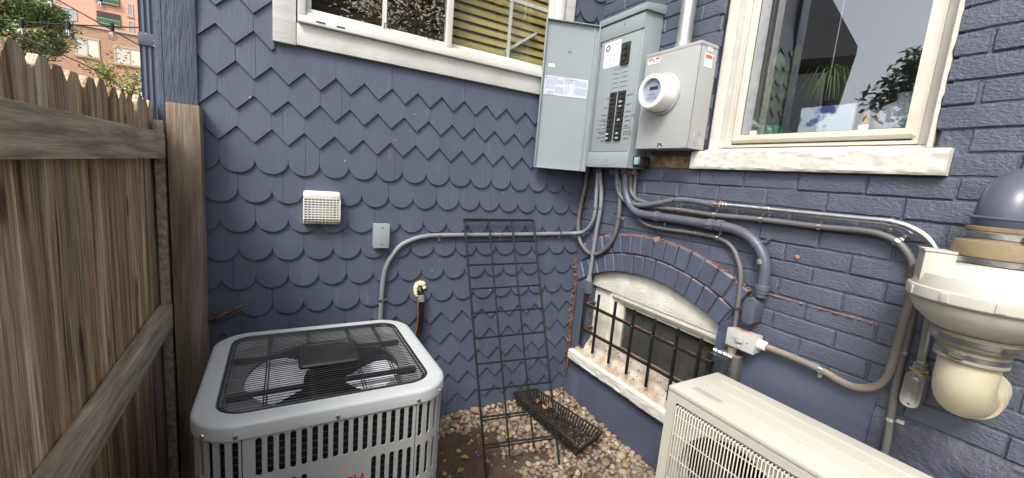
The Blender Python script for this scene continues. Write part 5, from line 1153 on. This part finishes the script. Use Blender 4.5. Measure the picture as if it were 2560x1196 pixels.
# ------------------------------------------------------------------ mini split outdoor unit
ms = thing('mini_split', (-.245, -1.57, .12), 'cream mini split outdoor unit standing against the brick wall', 'air conditioner')
x0, x1, y0, y1, z0, z1 = -.402, -.088, -1.975, -1.150, .120, .700
b = MB(); b.box((x0+.003, y0, z0), (x1, y1, z1-.022)); b.f = [f for f in b.f if f != (3, 0, 4, 7)]
cab = part('cabinet', b, 'mini_white', ms)
b = MB(); b.box((x0-.001, y0-.002, z1-.021), (x1+.002, y1+.002, z1)); part('top_cover', b, 'mini_white', ms, bevel=.008)
for xx in (-.300, -.225, -.150):
    b = MB(); b.box((xx-.0045, y0+.03, z1-.0005), (xx+.0045, y1-.055, z1+.0030)); part('top_rib', b, 'mini_white', ms, bevel=.0018)
# front with rectangular recess for the grille
ga, gb, gza, gzb = -1.66, -1.192, .150, .648
b = MB()
b.box((x0, y0, z0+.001), (x0+.004, ga, z1-.0225)); b.box((x0, gb, z0+.001), (x0+.004, y1-.001, z1-.0225)); b.box((x0, ga, gzb), (x0+.004, gb, z1-.0225)); b.box((x0, ga, z0+.001), (x0+.004, gb, gza))
part('front_panel', b, 'mini_white', ms)
b = MB(); cyf, czf = (ga+gb)/2, (gza+gzb)/2; rf_ = .205; n = 40
P = [(cyf+rf_*math.cos(2*math.pi*i/n), czf+rf_*math.sin(2*math.pi*i/n)) for i in range(n)]
def sq(a):
    c, s_ = math.cos(a), math.sin(a); k = min((gb-ga)/2/max(abs(c), 1e-6), (gzb-gza)/2/max(abs(s_), 1e-6)); return (cyf+c*k, czf+s_*k)
Q = [sq(2*math.pi*i/n) for i in range(n)]
b.add([(x0+.022, y, z) for y, z in Q]+[(x0+.026, y, z) for y, z in P]+[(x0+.004, y, z) for y, z in Q]+[(x0+.09, y, z) for y, z in P], [(i, (i+1) % n, (i+1) % n+n, i+n) for i in range(n)]+[(2*n+i, 2*n+(i+1) % n, (i+1) % n, i) for i in range(n)]+[(n+i, n+(i+1) % n, 3*n+(i+1) % n, 3*n+i) for i in range(n)])
part('bell_mouth', b, 'mini_white', ms, smooth=40)
b = MB(); b.lathe([(.204, 0), (0, 0)], (x0+.11, cyf, czf), (-1, 0, 0), 32); part('coil', b, 'mini_dark', ms)
b = MB(); b.lathe([(.045, 0), (.045, .05), (.03, .06), (0, .06)], (x0+.10, cyf, czf), (-1, 0, 0), 20); part('fan_hub', b, 'black_plastic', ms)
for i in range(3):
    a0 = R_(40+120*i); b = MB()
    for j in range(5):
        r = .045+.15*j/4
        for k in range(6): a = a0+R_(60)*(k/5-.5)+R_(20)*j/4; b.v.append(Vector((x0+.065+.03*(k/5-.5), cyf+r*math.cos(a), czf+r*math.sin(a))))
    b.f = [(j*6+k, j*6+k+1, (j+1)*6+k+1, (j+1)*6+k) for j in range(4) for k in range(5)]; part('fan_blade', b, 'black_plastic', ms, smooth=60)
b = MB()
for z_ in (gza+.012, gzb-.012): b.tube([(x0-.004, ga+.008, z_), (x0-.004, gb-.008, z_)], .0022, 6)
for z_ in (.24, .335, .43, .525, .60): b.tube([(x0-.002, ga+.008, z_), (x0-.002, gb-.008, z_)], .0024, 6)
gg = part('grille', b, 'mini_white', ms)
wm = MB(); wm.tube([(.016, 0, -.246), (-.006, 0, -.236), (-.006, 0, .236), (.018, 0, .243)], .0021, 6); wme = wm.mesh('wire', smooth=60); wme.materials.append(MATS['mini_white'])
for i in range(38): inst('wire', wme, gg, (x0, ga+.010+(gb-ga-.020)*i/37, czf))
b = MB(); la, lb = -1.207, -1.305                                    # small printed label on top
def tl(y, x): return Vector((x, y, z1+.0006))
fr = [((-1.205, -.335), (-1.318, -.335)), ((-1.205, -.308), (-1.318, -.308)), ((-1.205, -.335), (-1.205, -.308)), ((-1.318, -.335), (-1.318, -.308))]
for (ya, xa), (yb, xb) in fr: b.bar(tl(ya, xa), tl(yb, xb), .0012, .0006)
rg = random.Random(2); lines(b, tl(-1.211, -.316), Un, X, .10, 2, .0105, .0042, rg, .010); part('print', b, 'ink_grey', ms, recalc=False, smooth=0)
b = MB()
for y_ in (y0+.12, y1-.12): b.box((x0-.02, y_-.03, .0), (x1+.02, y_+.03, .1195))
part('foot', b, 'conduit_grey', ms, bevel=.004)

# ------------------------------------------------------------------ wire trellis, tray, pebbles, leaves
tr = thing('wire_trellis', (-.68, -.6, 0), 'black wire grid trellis panel leaning against the shingled wall', 'trellis')
TL, TR = Vector((-.852, -.050, 1.208)), Vector((-.401, -.050, 1.213)); BLc, BRc = Vector((-.866, -.564, .0)), Vector((-.490, -.654, .0))
Q_ = lambda s_, t: (TL.lerp(TR, s_)).lerp(BLc.lerp(BRc, s_), t)
for i in range(4):
    s_ = i/3; e = 1.03 if i in (0, 3) else (.935 if i == 1 else .92)
    b = MB(); b.tube([Q_(s_, t) for t in (0, .25, .5, .75, e)], .0062 if i in (0, 3) else .0052, 8); part('upright_wire', b, 'black_metal', tr, smooth=60)
dn_ = (TR-TL).cross(BLc-TL).normalized()
for j in range(10):
    t = j*.0985
    b = MB(); b.tube([Q_(-.012, t)+dn_*.005, Q_(1.012, t)+dn_*.007], .0050, 8); part('cross_wire', b, 'black_metal', tr, smooth=60)
    if j in (0, 8, 9):
        b = MB(); b.tube([Q_(-.012, t+.010)-dn_*.006, Q_(1.012, t+.006)-dn_*.006], .0042, 8); part('cross_wire', b, 'black_metal', tr, smooth=60)
# shallow black nursery tray
ty = thing('plastic_tray', (-.28, -.36, .02), 'shallow black plastic mesh tray full of leaf litter on the pebbles', 'tray')
T0, T1, T2, T3 = Vector((-.420, -.045, .085)), Vector((-.262, -.062, .085)), Vector((-.150, -.585, .075)), Vector((-.365, -.648, .075))
ring = [T0, T1, T2, T3]; cen = sum(ring, Vector())/4; bot = [p+(cen-p)*.10-Z*.062 for p in ring]
b = MB()
for i in range(4): b.tube([ring[i], ring[(i+1) % 4]], .0055, 8)
part('rim', b, 'black_plastic', ty)
for i in range(4):
    a, c, a2, c2 = ring[i], ring[(i+1) % 4], bot[i], bot[(i+1) % 4]; L_ = (c-a).length; n = max(4, int(L_/.022)); b = MB()
    for k in range(n+1): b.bar(a.lerp(c, k/n), a2.lerp(c2, k/n), .010 if i in (1, 3) else .018, .0022, (c-a).cross(Z))
    b.bar(a2, c2, .004, .004)
    part('side', b, 'black_plastic', ty, smooth=0)
b = MB()
for k in range(25): b.bar(bot[0].lerp(bot[3], k/24), bot[1].lerp(bot[2], k/24), .003, .003)
for k in range(10): b.bar(bot[0].lerp(bot[1], k/9), bot[3].lerp(bot[2], k/9), .003, .003)
part('mesh_bottom', b, 'black_plastic', ty, smooth=0)
random.seed(77)
b = MB()
for i in range(900):
    u, v = rnd(.06, .94), random.betavariate(1.2, 1.6); p = bot[0].lerp(bot[1], u).lerp(bot[3].lerp(bot[2], u), v)+Z*(.006+.03*random.random()*(1-abs(u-.6)))
    r = rnd(.003, .011); d = Vector((rnd(-1, 1), rnd(-1, 1), rnd(-.3, .3))).normalized(); e = d.cross(Vector((rnd(-.4, .4), rnd(-.4, .4), 1))).normalized()
    b.add([p-d*r, p+e*r*.45, p+d*r, p-e*r*.45+Z*.002], [(0, 1, 2, 3)])
tag(part('leaf_litter', b, 'litter', None, smooth=0, recalc=False), 'dark rotting leaf litter lying in the black tray', 'leaf litter', kind='stuff')
for i, (u, v, rz) in enumerate(((.62, .17, .3), (.74, .22, 1.2), (.66, .29, 2.2), (.8, .3, .9))):
    p = bot[0].lerp(bot[1], u).lerp(bot[3].lerp(bot[2], u), v)+Z*.042; b = MB(); n = 6
    for k in range(n+1):
        t = k/n; w = .016*math.sin(math.pi*(t*.9+.05)); d = Vector((math.cos(rz), math.sin(rz), 0)); e = Vector((-d.y, d.x, 0)); c_ = p+d*(.055*(t-.5))+Z*.014*math.sin(t*5+i)
        b.v += [c_-e*w+Z*.006*math.sin(t*4), c_, c_+e*w+Z*.010*math.cos(t*3)]
    b.f = [(k*3+j, k*3+j+1, k*3+j+4, k*3+j+3) for k in range(n) for j in range(2)]
    tag(part('dry_leaf', b, 'dead_leaf', None, smooth=60, recalc=False), 'curled tan dead leaf lying in the wall end of the black tray', 'leaf', 'dead leaves in the tray')
# pebbles
random.seed(13)
def stone(seed):
    rg = random.Random(seed); bm = bmesh.new(); bmesh.ops.create_icosphere(bm, subdivisions=2, radius=1); s_ = Vector((rg.uniform(.85, 1.35), rg.uniform(.75, 1.0), rg.uniform(.55, .8)))
    for v in bm.verts:
        k = 1+.26*noise.noise(v.co*1.3+Vector((seed*3.1, 0, 0)))+.05*noise.noise(v.co*3.1+Vector((seed, 4, 0))); v.co = Vector((v.co.x*s_.x, v.co.y*s_.y, v.co.z*s_.z))*k
    vs = [v.co.copy() for v in bm.verts]; fs = [tuple(v.index for v in f.verts) for f in bm.faces]; bm.free(); return vs, fs
STN = [stone(i) for i in range(12)]
ST_ME = []
for vs, fs in STN:
    b = MB(); b.add(vs, fs); me = b.mesh('pebble', smooth=70); me.materials.append(MATS['pebble']); ST_ME.append(me)
def dens(x, y):
    if x > -.02 or y > -.02 or y < -1.5: return 0
    if CX-HX-.05 < x < CX+HX+.03 and CY-HY-.05 < y < CY+HY+.05: return 0
    n1 = noise.noise(Vector((x*5, y*5, 3)))+.6*noise.noise(Vector((x*13, y*13, 7)))
    bare = max(0, min(1, (-.62-x)/.16))*max(0, min(1, (-.16-y)/.10))           # trodden soil beside the condenser
    bare = max(bare, .75*max(0, 1-math.hypot((x+.60)/.16, (y+.52)/.10)))
    if n1 < bare*1.5-.62: return 0
    return 1
def in_tray(x, y):
    p = Vector((x, y, 0)); s_ = []
    for i in range(4): a, c = ring[i], ring[(i+1) % 4]; s_.append((c.x-a.x)*(y-a.y)-(c.y-a.y)*(x-a.x))
    return all(q < .004 for q in s_) or all(q > -.004 for q in s_)
placed = []; tries = 0
while tries < 26000:
    tries += 1; x, y = rnd(-1.2, -.02), rnd(-1.25, -.02); r = random.choice((.012, .016, .019, .022, .026)) * rnd(.85, 1.15)
    if random.random() > dens(x, y) or in_tray(x, y): continue
    if any((x-a)**2+(y-c)**2 < ((r+q)*.80)**2 for a, c, q in placed): continue
    if x > -r or y > -r: continue
    placed.append((x, y, r))
placed.sort(key=lambda q: (q[0]+1.74)**2+(q[1]+2.13)**2-40*q[2])
for i, (x, y, r) in enumerate(placed[:300]):
    inst('pebble', random.choice(ST_ME), ground, (x, y, gh(x, y)+r*.42), (rnd(-.4, .4), rnd(-.4, .4), rnd(0, 6.28)), (r, r, r))
b = MB(); tones = []
def scatter(x, y, r, dz):
    vs, fs = random.choice(STN); Mx = Matrix.Rotation(rnd(0, 6.28), 3, 'Z') @ Matrix.Rotation(rnd(-.5, .5), 3, 'X'); c_ = Vector((x, y, gh(x, y)+dz)); b.add([c_+(Mx @ v)*r for v in vs], fs); tones.append((random.random(), len(vs)))
for x, y, r in placed[300:]: scatter(x, y, r, r*.42)
n_small = 0
while n_small < 1300:
    x, y = rnd(-1.2, -.01), rnd(-1.3, -.01)
    if random.random() > max(.10, dens(x, y)): continue
    scatter(x, y, rnd(.005, .013), .002); n_small += 1
o = part('gravel', b, 'pebble', ground, smooth=70, recalc=False); o['kind'] = 'stuff'
at = o.data.attributes.new('tone', 'FLOAT', 'POINT'); arr = []
for t, k in tones: arr += [t]*k
at.data.foreach_set('value', arr)
def leaf(name, x, y, z, rz, s_, m, label, cat='leaf'):
    b = MB(); n = 6; d = Vector((math.cos(rz), math.sin(rz), 0)); e = Vector((-d.y, d.x, 0))
    for k in range(n+1):
        t = k/n; w = s_*.36*math.sin(math.pi*(t*.94+.03))**.8; c_ = Vector((x, y, gh(x, y)+z))+d*s_*(t-.5)+Z*.1*s_*math.sin(t*3)
        b.v += [c_-e*w+Z*.12*s_, c_, c_+e*w+Z*.10*s_]
    b.f = [(k*3+j, k*3+j+1, k*3+j+4, k*3+j+3) for k in range(n) for j in range(2)]
    tag(part(name, b, m, None, smooth=60, recalc=False), label, cat)
leaf('fallen_leaf', -.955, -.455, .006, .3, .042, 'leaf_green', 'bright green leaf lying on bare soil beside the condenser')
leaf('fallen_leaf', -.905, -.385, .008, 2.6, .040, 'leaf_yellow', 'yellow leaf on bare soil just above the bright green leaf')
leaf('fallen_leaf', -.70, -.69, .024, 1.4, .040, 'leaf_yellow', 'yellow leaf on pebbles in front of the trellis feet')
leaf('fallen_leaf', -.645, -.70, .022, .2, .030, 'leaf_green', 'small yellow-green leaf right of the yellow leaf by the trellis')
leaf('fallen_leaf', -.63, -.36, .030, .8, .045, 'leaf_yellow', 'yellow leaf among the pebbles behind the lower trellis wires')
leaf('fallen_leaf', -.905, -.12, .030, 1.1, .045, 'leaf_green', 'green leaf on the pebbles close to the shingled wall')
for i, (x, y, l, rz, lab) in enumerate(((-.40, -.79, .085, -.5, 'flat grey-brown piece of bark lying on the pebbles in front of the tray'), (-.47, -.72, .075, .35, 'dark split wood chip lying beside the right trellis foot'))):
    b = MB(); d = Vector((math.cos(rz), math.sin(rz), .04)); e = Vector((-d.y, d.x, 0)).normalized()
    b.prism([(-l/2, -.010), (-l*.2, -.020), (l*.4, -.014), (l/2, 0), (l*.25, .017), (-l*.35, .014)], Vector((x, y, gh(x, y)+.030)), d, e, Z*.006); tag(part('bark_chip', b, 'stick_bark', None, bevel=.001), lab, 'wood chip')
b = MB(); random.seed(41)
for i in range(700):
    x, y = rnd(-1.2, -.02), rnd(-1.25, -.02)
    if CX-HX-.06 < x < CX+HX+.02 and y < CY+HY+.05 and y > CY-HY-.06: continue
    r = rnd(.003, .011)*(1 if random.random() < .85 else 2.2); a = rnd(0, 6.28); d = Vector((math.cos(a), math.sin(a), rnd(-.2, .2))); e = Vector((-d.y, d.x, 0))*rnd(.10, .5); p_ = Vector((x, y, gh(x, y)+rnd(.002, .012)))
    b.add([p_-d*r, p_+e*r, p_+d*r, p_-e*r+Z*.002], [(0, 1, 2, 3)])
o = part('soil_debris', b, 'dead_leaf', ground, smooth=0, recalc=False); o['kind'] = 'stuff'
dv_ = thing('dead_vine', (-.02, -.03, .2), 'dry brown vine stems clinging in the corner beside the basement window', 'vine')
random.seed(15)
for k in range(4):
    pts = [(-.012-.008*random.random(), -.030-.012*random.random()-.006*k, .15+.11*i+rnd(-.02, .02)) for i in range(8)]
    b = MB(); b.tube(spline(pts, .03), .0022+.0006*k, 5); part('stem', b, 'stick_bark', dv_, smooth=60)
b = MB()
for i in range(130):
    z_ = rnd(.3, .95); p_ = Vector((-.014-rnd(0, .02), -.022-rnd(0, .03), z_)); d = Vector((rnd(-1, 1), rnd(-1, 1), rnd(-1, 1))).normalized(); e = d.orthogonal().normalized(); r = rnd(.003, .010)
    b.add([p_-d*r, p_+e*r*.4, p_+d*r, p_-e*r*.4], [(0, 1, 2, 3)])
o = part('dry_leaves', b, 'dead_leaf', dv_, smooth=0, recalc=False); o['kind'] = 'stuff'
# ------------------------------------------------------------------ indoor sill objects behind the upper window
b = MB(); b.lathe([(.030, 0), (.052, .02), (.058, .06), (.045, .085), (.040, .09)], (.19, -1.03, 1.691), Z, 20); pp = thing('potted_plant', (.19, -1.03, 1.691), 'leafy plant in a green pot on the sill behind the upper window', 'plant')
part('pot', b, 'pot_green', pp, smooth=50)
random.seed(3); b = MB()
for i in range(60):
    a = rnd(0, 6.28); p = Vector((.19, -1.03, 1.775)); q = p+Vector((math.cos(a)*rnd(.02, .07), math.sin(a)*rnd(.02, .09), rnd(.03, .30))); d = (q-p).normalized(); e = d.cross(Z).normalized(); s_ = rnd(.022, .048)
    b.add([q-d*s_, q+e*s_*.6, q+d*s_, q-e*s_*.6], [(0, 1, 2, 3)]); b.tube([p, q], .0015, 4)
part('foliage', b, 'plant_green', pp, smooth=0, recalc=False)
hp = thing('hanging_plant', (.35, -1.16, 1.95), 'spider plant with long narrow leaves hanging behind the upper window', 'plant')
b = MB(); b.lathe([(.03, 0), (.06, .06), (.065, .09)], (.35, -1.16, 1.90), Z, 16); part('pot', b, 'room_dark', hp)
b = MB()
for i in range(90):
    a = rnd(0, 6.28); r = rnd(.08, .17); h = rnd(.03, .10); pts = [Vector((.35+math.cos(a)*r*t, -1.16+math.sin(a)*r*t, 1.98+h*4*t*(1-t)-.10*t*t)) for t in (0, .3, .6, .85, 1)]
    e = Vector((-math.sin(a), math.cos(a), 0))
    for k in range(4): w0, w1 = .006*(1-k/4.2), .006*(1-(k+1)/4.2); b.add([pts[k]-e*w0, pts[k]+e*w0, pts[k+1]+e*w1, pts[k+1]-e*w1], [(0, 1, 2, 3)])
part('foliage', b, 'plant_green', hp, smooth=0, recalc=False)
b = MB(); b.tube([(.35, -1.16, 2.0), (.35, -1.16, 3.1)], .002, 5); part('cord', b, 'trim_white', hp)
b = MB(); b.box((.17, -1.352, 1.692), (.185, -1.160, 1.845)); single('painted_tile', b, 'porcelain', 'blue and white painted tile standing on the sill behind the upper window', 'tile', bevel=.002)
b = MB(); b.lathe([(.05, 0), (.082, .035), (.092, .085), (.072, .14), (.036, .158), (.036, .175), (.042, .182)], (.24, -1.485, 1.691), Z, 28); single('ginger_jar', b, 'porcelain', 'round blue and white porcelain jar at the right of the upper window sill', 'jar', smooth=50)
b = MB(); b.lathe([(.014, 0), (.014, .09), (.008, .105), (.008, .12)], (.16, -1.395, 1.691), Z, 14); single('amber_bottle', b, 'amber', 'small amber bottle between the tile and the jar on the sill', 'bottle')

# ------------------------------------------------------------------ background beyond the fence
def leaves(center, rad, n, size, seed, lumps=40):
    rg = random.Random(seed); b = MB(); C_ = []
    for i in range(lumps):
        d = Vector((rg.gauss(0, 1), rg.gauss(0, 1), rg.gauss(0, 1))).normalized()*rg.random()**.45; C_.append((Vector((d.x*rad[0], d.y*rad[1], d.z*rad[2])), rg.uniform(.22, .50)))
    for i in range(n):
        c, r = rg.choice(C_); d = Vector((rg.gauss(0, 1), rg.gauss(0, 1), rg.gauss(0, 1))).normalized()*rg.random()**.4*r*min(rad); p = Vector(center)+c+d
        a = Vector((rg.uniform(-1, 1), rg.uniform(-1, 1), rg.uniform(-.6, .4))).normalized(); e = a.cross(Vector((rg.uniform(-.5, .5), rg.uniform(-.5, .5), 1))).normalized(); s_ = size*rg.uniform(.6, 1.3)
        o = len(b.v); b.v += [p-a*s_, p+e*s_*.42, p+a*s_, p-e*s_*.42]; b.f.append((o, o+1, o+2, o+3))
    return b, [Vector(center)+c for c, r in C_]
def tree(name, base, h, crown_c, rad, n, size, m, label, seed, cat='tree', thick=.12):
    o = thing(name, base, label, cat); lb, cs_ = leaves(crown_c, rad, n, size, seed); part('crown', lb, m, o, smooth=0, recalc=False)
    b = MB(); base = Vector(base); top = Vector(crown_c); pts = spline([base, base.lerp(top, .45)+Vector((.05*h*.2, 0, 0)), top], .25); b.tube(pts, [thick*(1-.65*i/len(pts)) for i in range(len(pts))], 8)
    part('trunk', b, 'bark', o, smooth=60); b = MB()
    for q in cs_[::2]:
        s_ = pts[int(len(pts)*.6)]; b.tube([s_, s_.lerp(q, .5)+Vector((0, 0, .1)), q], [thick*.3, thick*.2, thick*.06], 5)
    part('limb', b, 'bark', o, smooth=60)
    return o
tree('tree', (-8.2, 12.5, 0), 5, (-7.35, 12.5, 4.15), (1.15, 1.0, 1.0), 26000, .05, 'leafA', 'big pale green leafy tree behind the fence at the left edge', 101)
tree('tree', (-4.2, 7.5, 0), 2, (-4.05, 7.5, 2.38), (.60, .5, .52), 2400, .036, 'leafB', 'yellow-green young tree rising above the fence in front of the brown building', 102, thick=.05)

def apartment(name, x0, x1, y, z1, m, label, depth=9):
    o = thing(name, ((x0+x1)/2, y, 0), label, 'building'); b = MB(); b.box((x0, y, -.02), (x1, y+depth, z1)); part('wall', b, m, o); return o
def fwindow(o, x0, x1, z0, z1, y, m='pane_light'):
    b = MB(); f = .09; b.box((x0-f, y-.06, z0-f), (x1+f, y-.004, z0)); b.box((x0-f, y-.06, z1), (x1+f, y-.004, z1+f)); b.box((x0-f, y-.06, z0), (x0, y-.004, z1)); b.box((x1, y-.06, z0), (x1+f, y-.004, z1)); b.box(((x0+x1)/2-.03, y-.05, z0), ((x0+x1)/2+.03, y-.004, z1))
    w = part('window', b, 'concrete', o); b = MB(); b.box((x0, y-.02, z0), ((x0+x1)/2-.031, y-.006, z1)); part('pane', b, 'pane_blind' if m == 'pane_light' else m, w); b = MB(); b.box(((x0+x1)/2+.031, y-.02, z0), (x1, y-.006, z1)); part('pane', b, m, w)
    b = MB(); b.box((x0-.15, y-.10, z0-.2), (x1+.15, y-.061, z0-.091)); part('sill', b, 'far_brick_brown', w)
br_ = apartment('apartment_building', -16.5, -6.0, 40, 9.45, 'far_brick_brown', 'brown brick apartment block with white windows seen above the fence')
fwindow(br_, -14.16, -13.05, 7.50, 8.62, 40); fwindow(br_, -12.10, -10.55, 7.35, 8.42, 40); fwindow(br_, -10.95, -10.1, 5.9, 6.7, 40); fwindow(br_, -14.16, -13.05, 4.4, 5.6, 40); fwindow(br_, -12.10, -10.55, 4.4, 5.6, 40)
b = MB(); b.box((-16.55, 39.9, 9.45), (-5.9, 49, 9.6)); part('parapet', b, 'concrete', br_)
pk = apartment('apartment_building', -26, -8.5, 55, 24, 'far_brick_pink', 'tall pink brick apartment building with green balcony railings behind the brown one')
for z_ in (12.85, 14.75, 10.9):
    b = MB(); b.box((-17.0, 54.9, z_), (-15.3, 54.994, z_+1.1)); bal = part('balcony', b, 'room_dark', pk); b = MB()
    b.box((-17.0, 54.70, z_-.05), (-15.3, 54.89, z_+.03)); b.box((-17.0, 54.72, z_+.42), (-15.3, 54.78, z_+.48))
    for k in range(15): b.box((-17.0+k*.12, 54.73, z_+.031), (-16.97+k*.12, 54.77, z_+.419))
    part('railing', b, 'balcony_green', bal)
for z_ in (12.5, 14.1, 10.8):
    fwindow(pk, -14.66, -14.40, z_, z_+1.0, 55, 'pane_grey')
fwindow(pk, -19.5, -18.5, 12.7, 13.6, 55, 'pane_grey')
b = MB(); b.tube([(-4.6, 10.0, -.02), (-4.6, 10.0, 2.62)], .05, 8); b.box((-4.75, 9.98, 2.60), (-4.45, 10.02, 2.64)); single('pipe_vent', b, 'sticker', 'thin white vent post poking up between the leaves in front of the brown building', 'post')
# string lights
def string(name, pts, bulbs, label):
    o = thing(name, pts[0], label, 'string lights'); b = MB(); b.tube(spline(pts, .05), .0035, 6); part('wire', b, 'wire_black', o)
    for p in bulbs:
        p = Vector(p); b = MB(); b.lathe([(.009, .03), (.010, .0), (.008, -.012)], p, Z, 10); sk = part('socket', b, 'socket_black', o); b = MB(); b.lathe([(.007, -.010), (.012, -.016), (.021, -.030), (.023, -.042), (.018, -.056), (.008, -.063), (0, -.064)], p, Z, 16); part('bulb', b, 'bulb_glass', sk, smooth=60)
        b = MB(); b.tube([p-Z*.015, p-Z*.045], .003, 6); part('filament', b, 'meter_white', sk)
string('string_light', [(-3.9, 1.2, 2.03), (-3.2, 1.2, 2.035), (-2.93, 1.2, 2.055), (-2.75, 1.2, 2.085), (-2.571, 1.2, 2.118), (-2.13, 1.2, 2.20)], [(-2.93, 1.2, 2.038), (-2.751, 1.2, 2.072), (-2.571, 1.2, 2.105)], 'lower string of clear globe lights with three bulbs above the fence')
string('string_light', [(-3.9, 1.2, 2.13), (-3.2, 1.2, 2.19), (-2.812, 1.2, 2.225), (-2.61, 1.2, 2.275), (-2.13, 1.2, 2.34)], [(-2.812, 1.2, 2.205), (-2.612, 1.2, 2.255)], 'upper string of clear globe lights at the top edge of the picture')
for pts, lab in (([(-3.6, 1.5, 2.62), (-2.9, 1.5, 2.28), (-2.50, 1.5, 2.085), (-2.14, 1.5, 1.92)], 'black overhead cable slanting down behind the string lights'), ([(-3.6, 1.5, 2.22), (-2.80, 1.5, 1.93), (-2.6, 1.5, 1.80), (-2.45, 1.5, 1.68), (-2.14, 1.5, 1.50)], 'thin cable sagging down in front of the brown building to the fence')):
    b = MB(); b.tube(spline(pts, .06), .0036, 6); single('cable', b, 'wire_black', lab, 'cable')

# ------------------------------------------------------------------ what the panes reflect: the neighbour's side of the yard, plus an added dark backdrop
nh = thing('neighbour_house', (-9, 6, 0), 'dark grey neighbouring house seen only as a reflection in the upper window', 'house')
nf, nd = Vector((.42, .907, 0)), Vector((-.907, .42, 0)); nc = Vector((-8.0, 2.52, 0))      # along its front, away from the yard
b = MB(); b.obox(nc+nf*1.6+nd*3+Z*2.05, nf*1.6, nd*3, Z*2.07); part('wall', b, 'nh_wall', nh)
b = MB(); b.prism([(-.42, 4.34), (-.42, 4.50), (1.6, 8.0), (3.6, 4.50), (3.6, 4.34)], nc-nd*.3, nf, Z, nd*6.6); part('roof', b, 'nh_roof', nh)
b = MB(); b.obox(nc+nf*1.6-nd*.02+Z*2.9, nf*.5, nd*.02, Z*.7); part('window', b, 'pane_grey', nh)
tree('tree', (-9.5, .2, 0), 4, (-9.3, .4, 3.6), (1.2, 1.5, 1.2), 5200, .10, 'leafC', 'dark leafy tree reflected at the right of the upper window', 104)
tree('tree', (1.0, -7.2, 0), 4, (.15, -6.6, 4.6), (1.8, .8, 1.2), 1300, .05, 'blossom', 'white blossoming tree reflected in the sliding window', 105)
rh = thing('reflection_block', (0, -11, 0), 'dark house-shaped block added out of view to darken the reflection in the sliding window', 'house')  # unseen block added to keep bright sky out of the pane and dim the wall
b = MB(); b.box((-2.2, -16, -.02), (3.4, -10.5, 6.2)); part('wall', b, 'block_dark', rh)
b = MB(); b.prism([(-2.5, 6.21), (.6, 7.6), (3.7, 6.21)], (0, -16.3, 0), X, Z, Y*6.2); part('roof', b, 'nh_roof', rh)
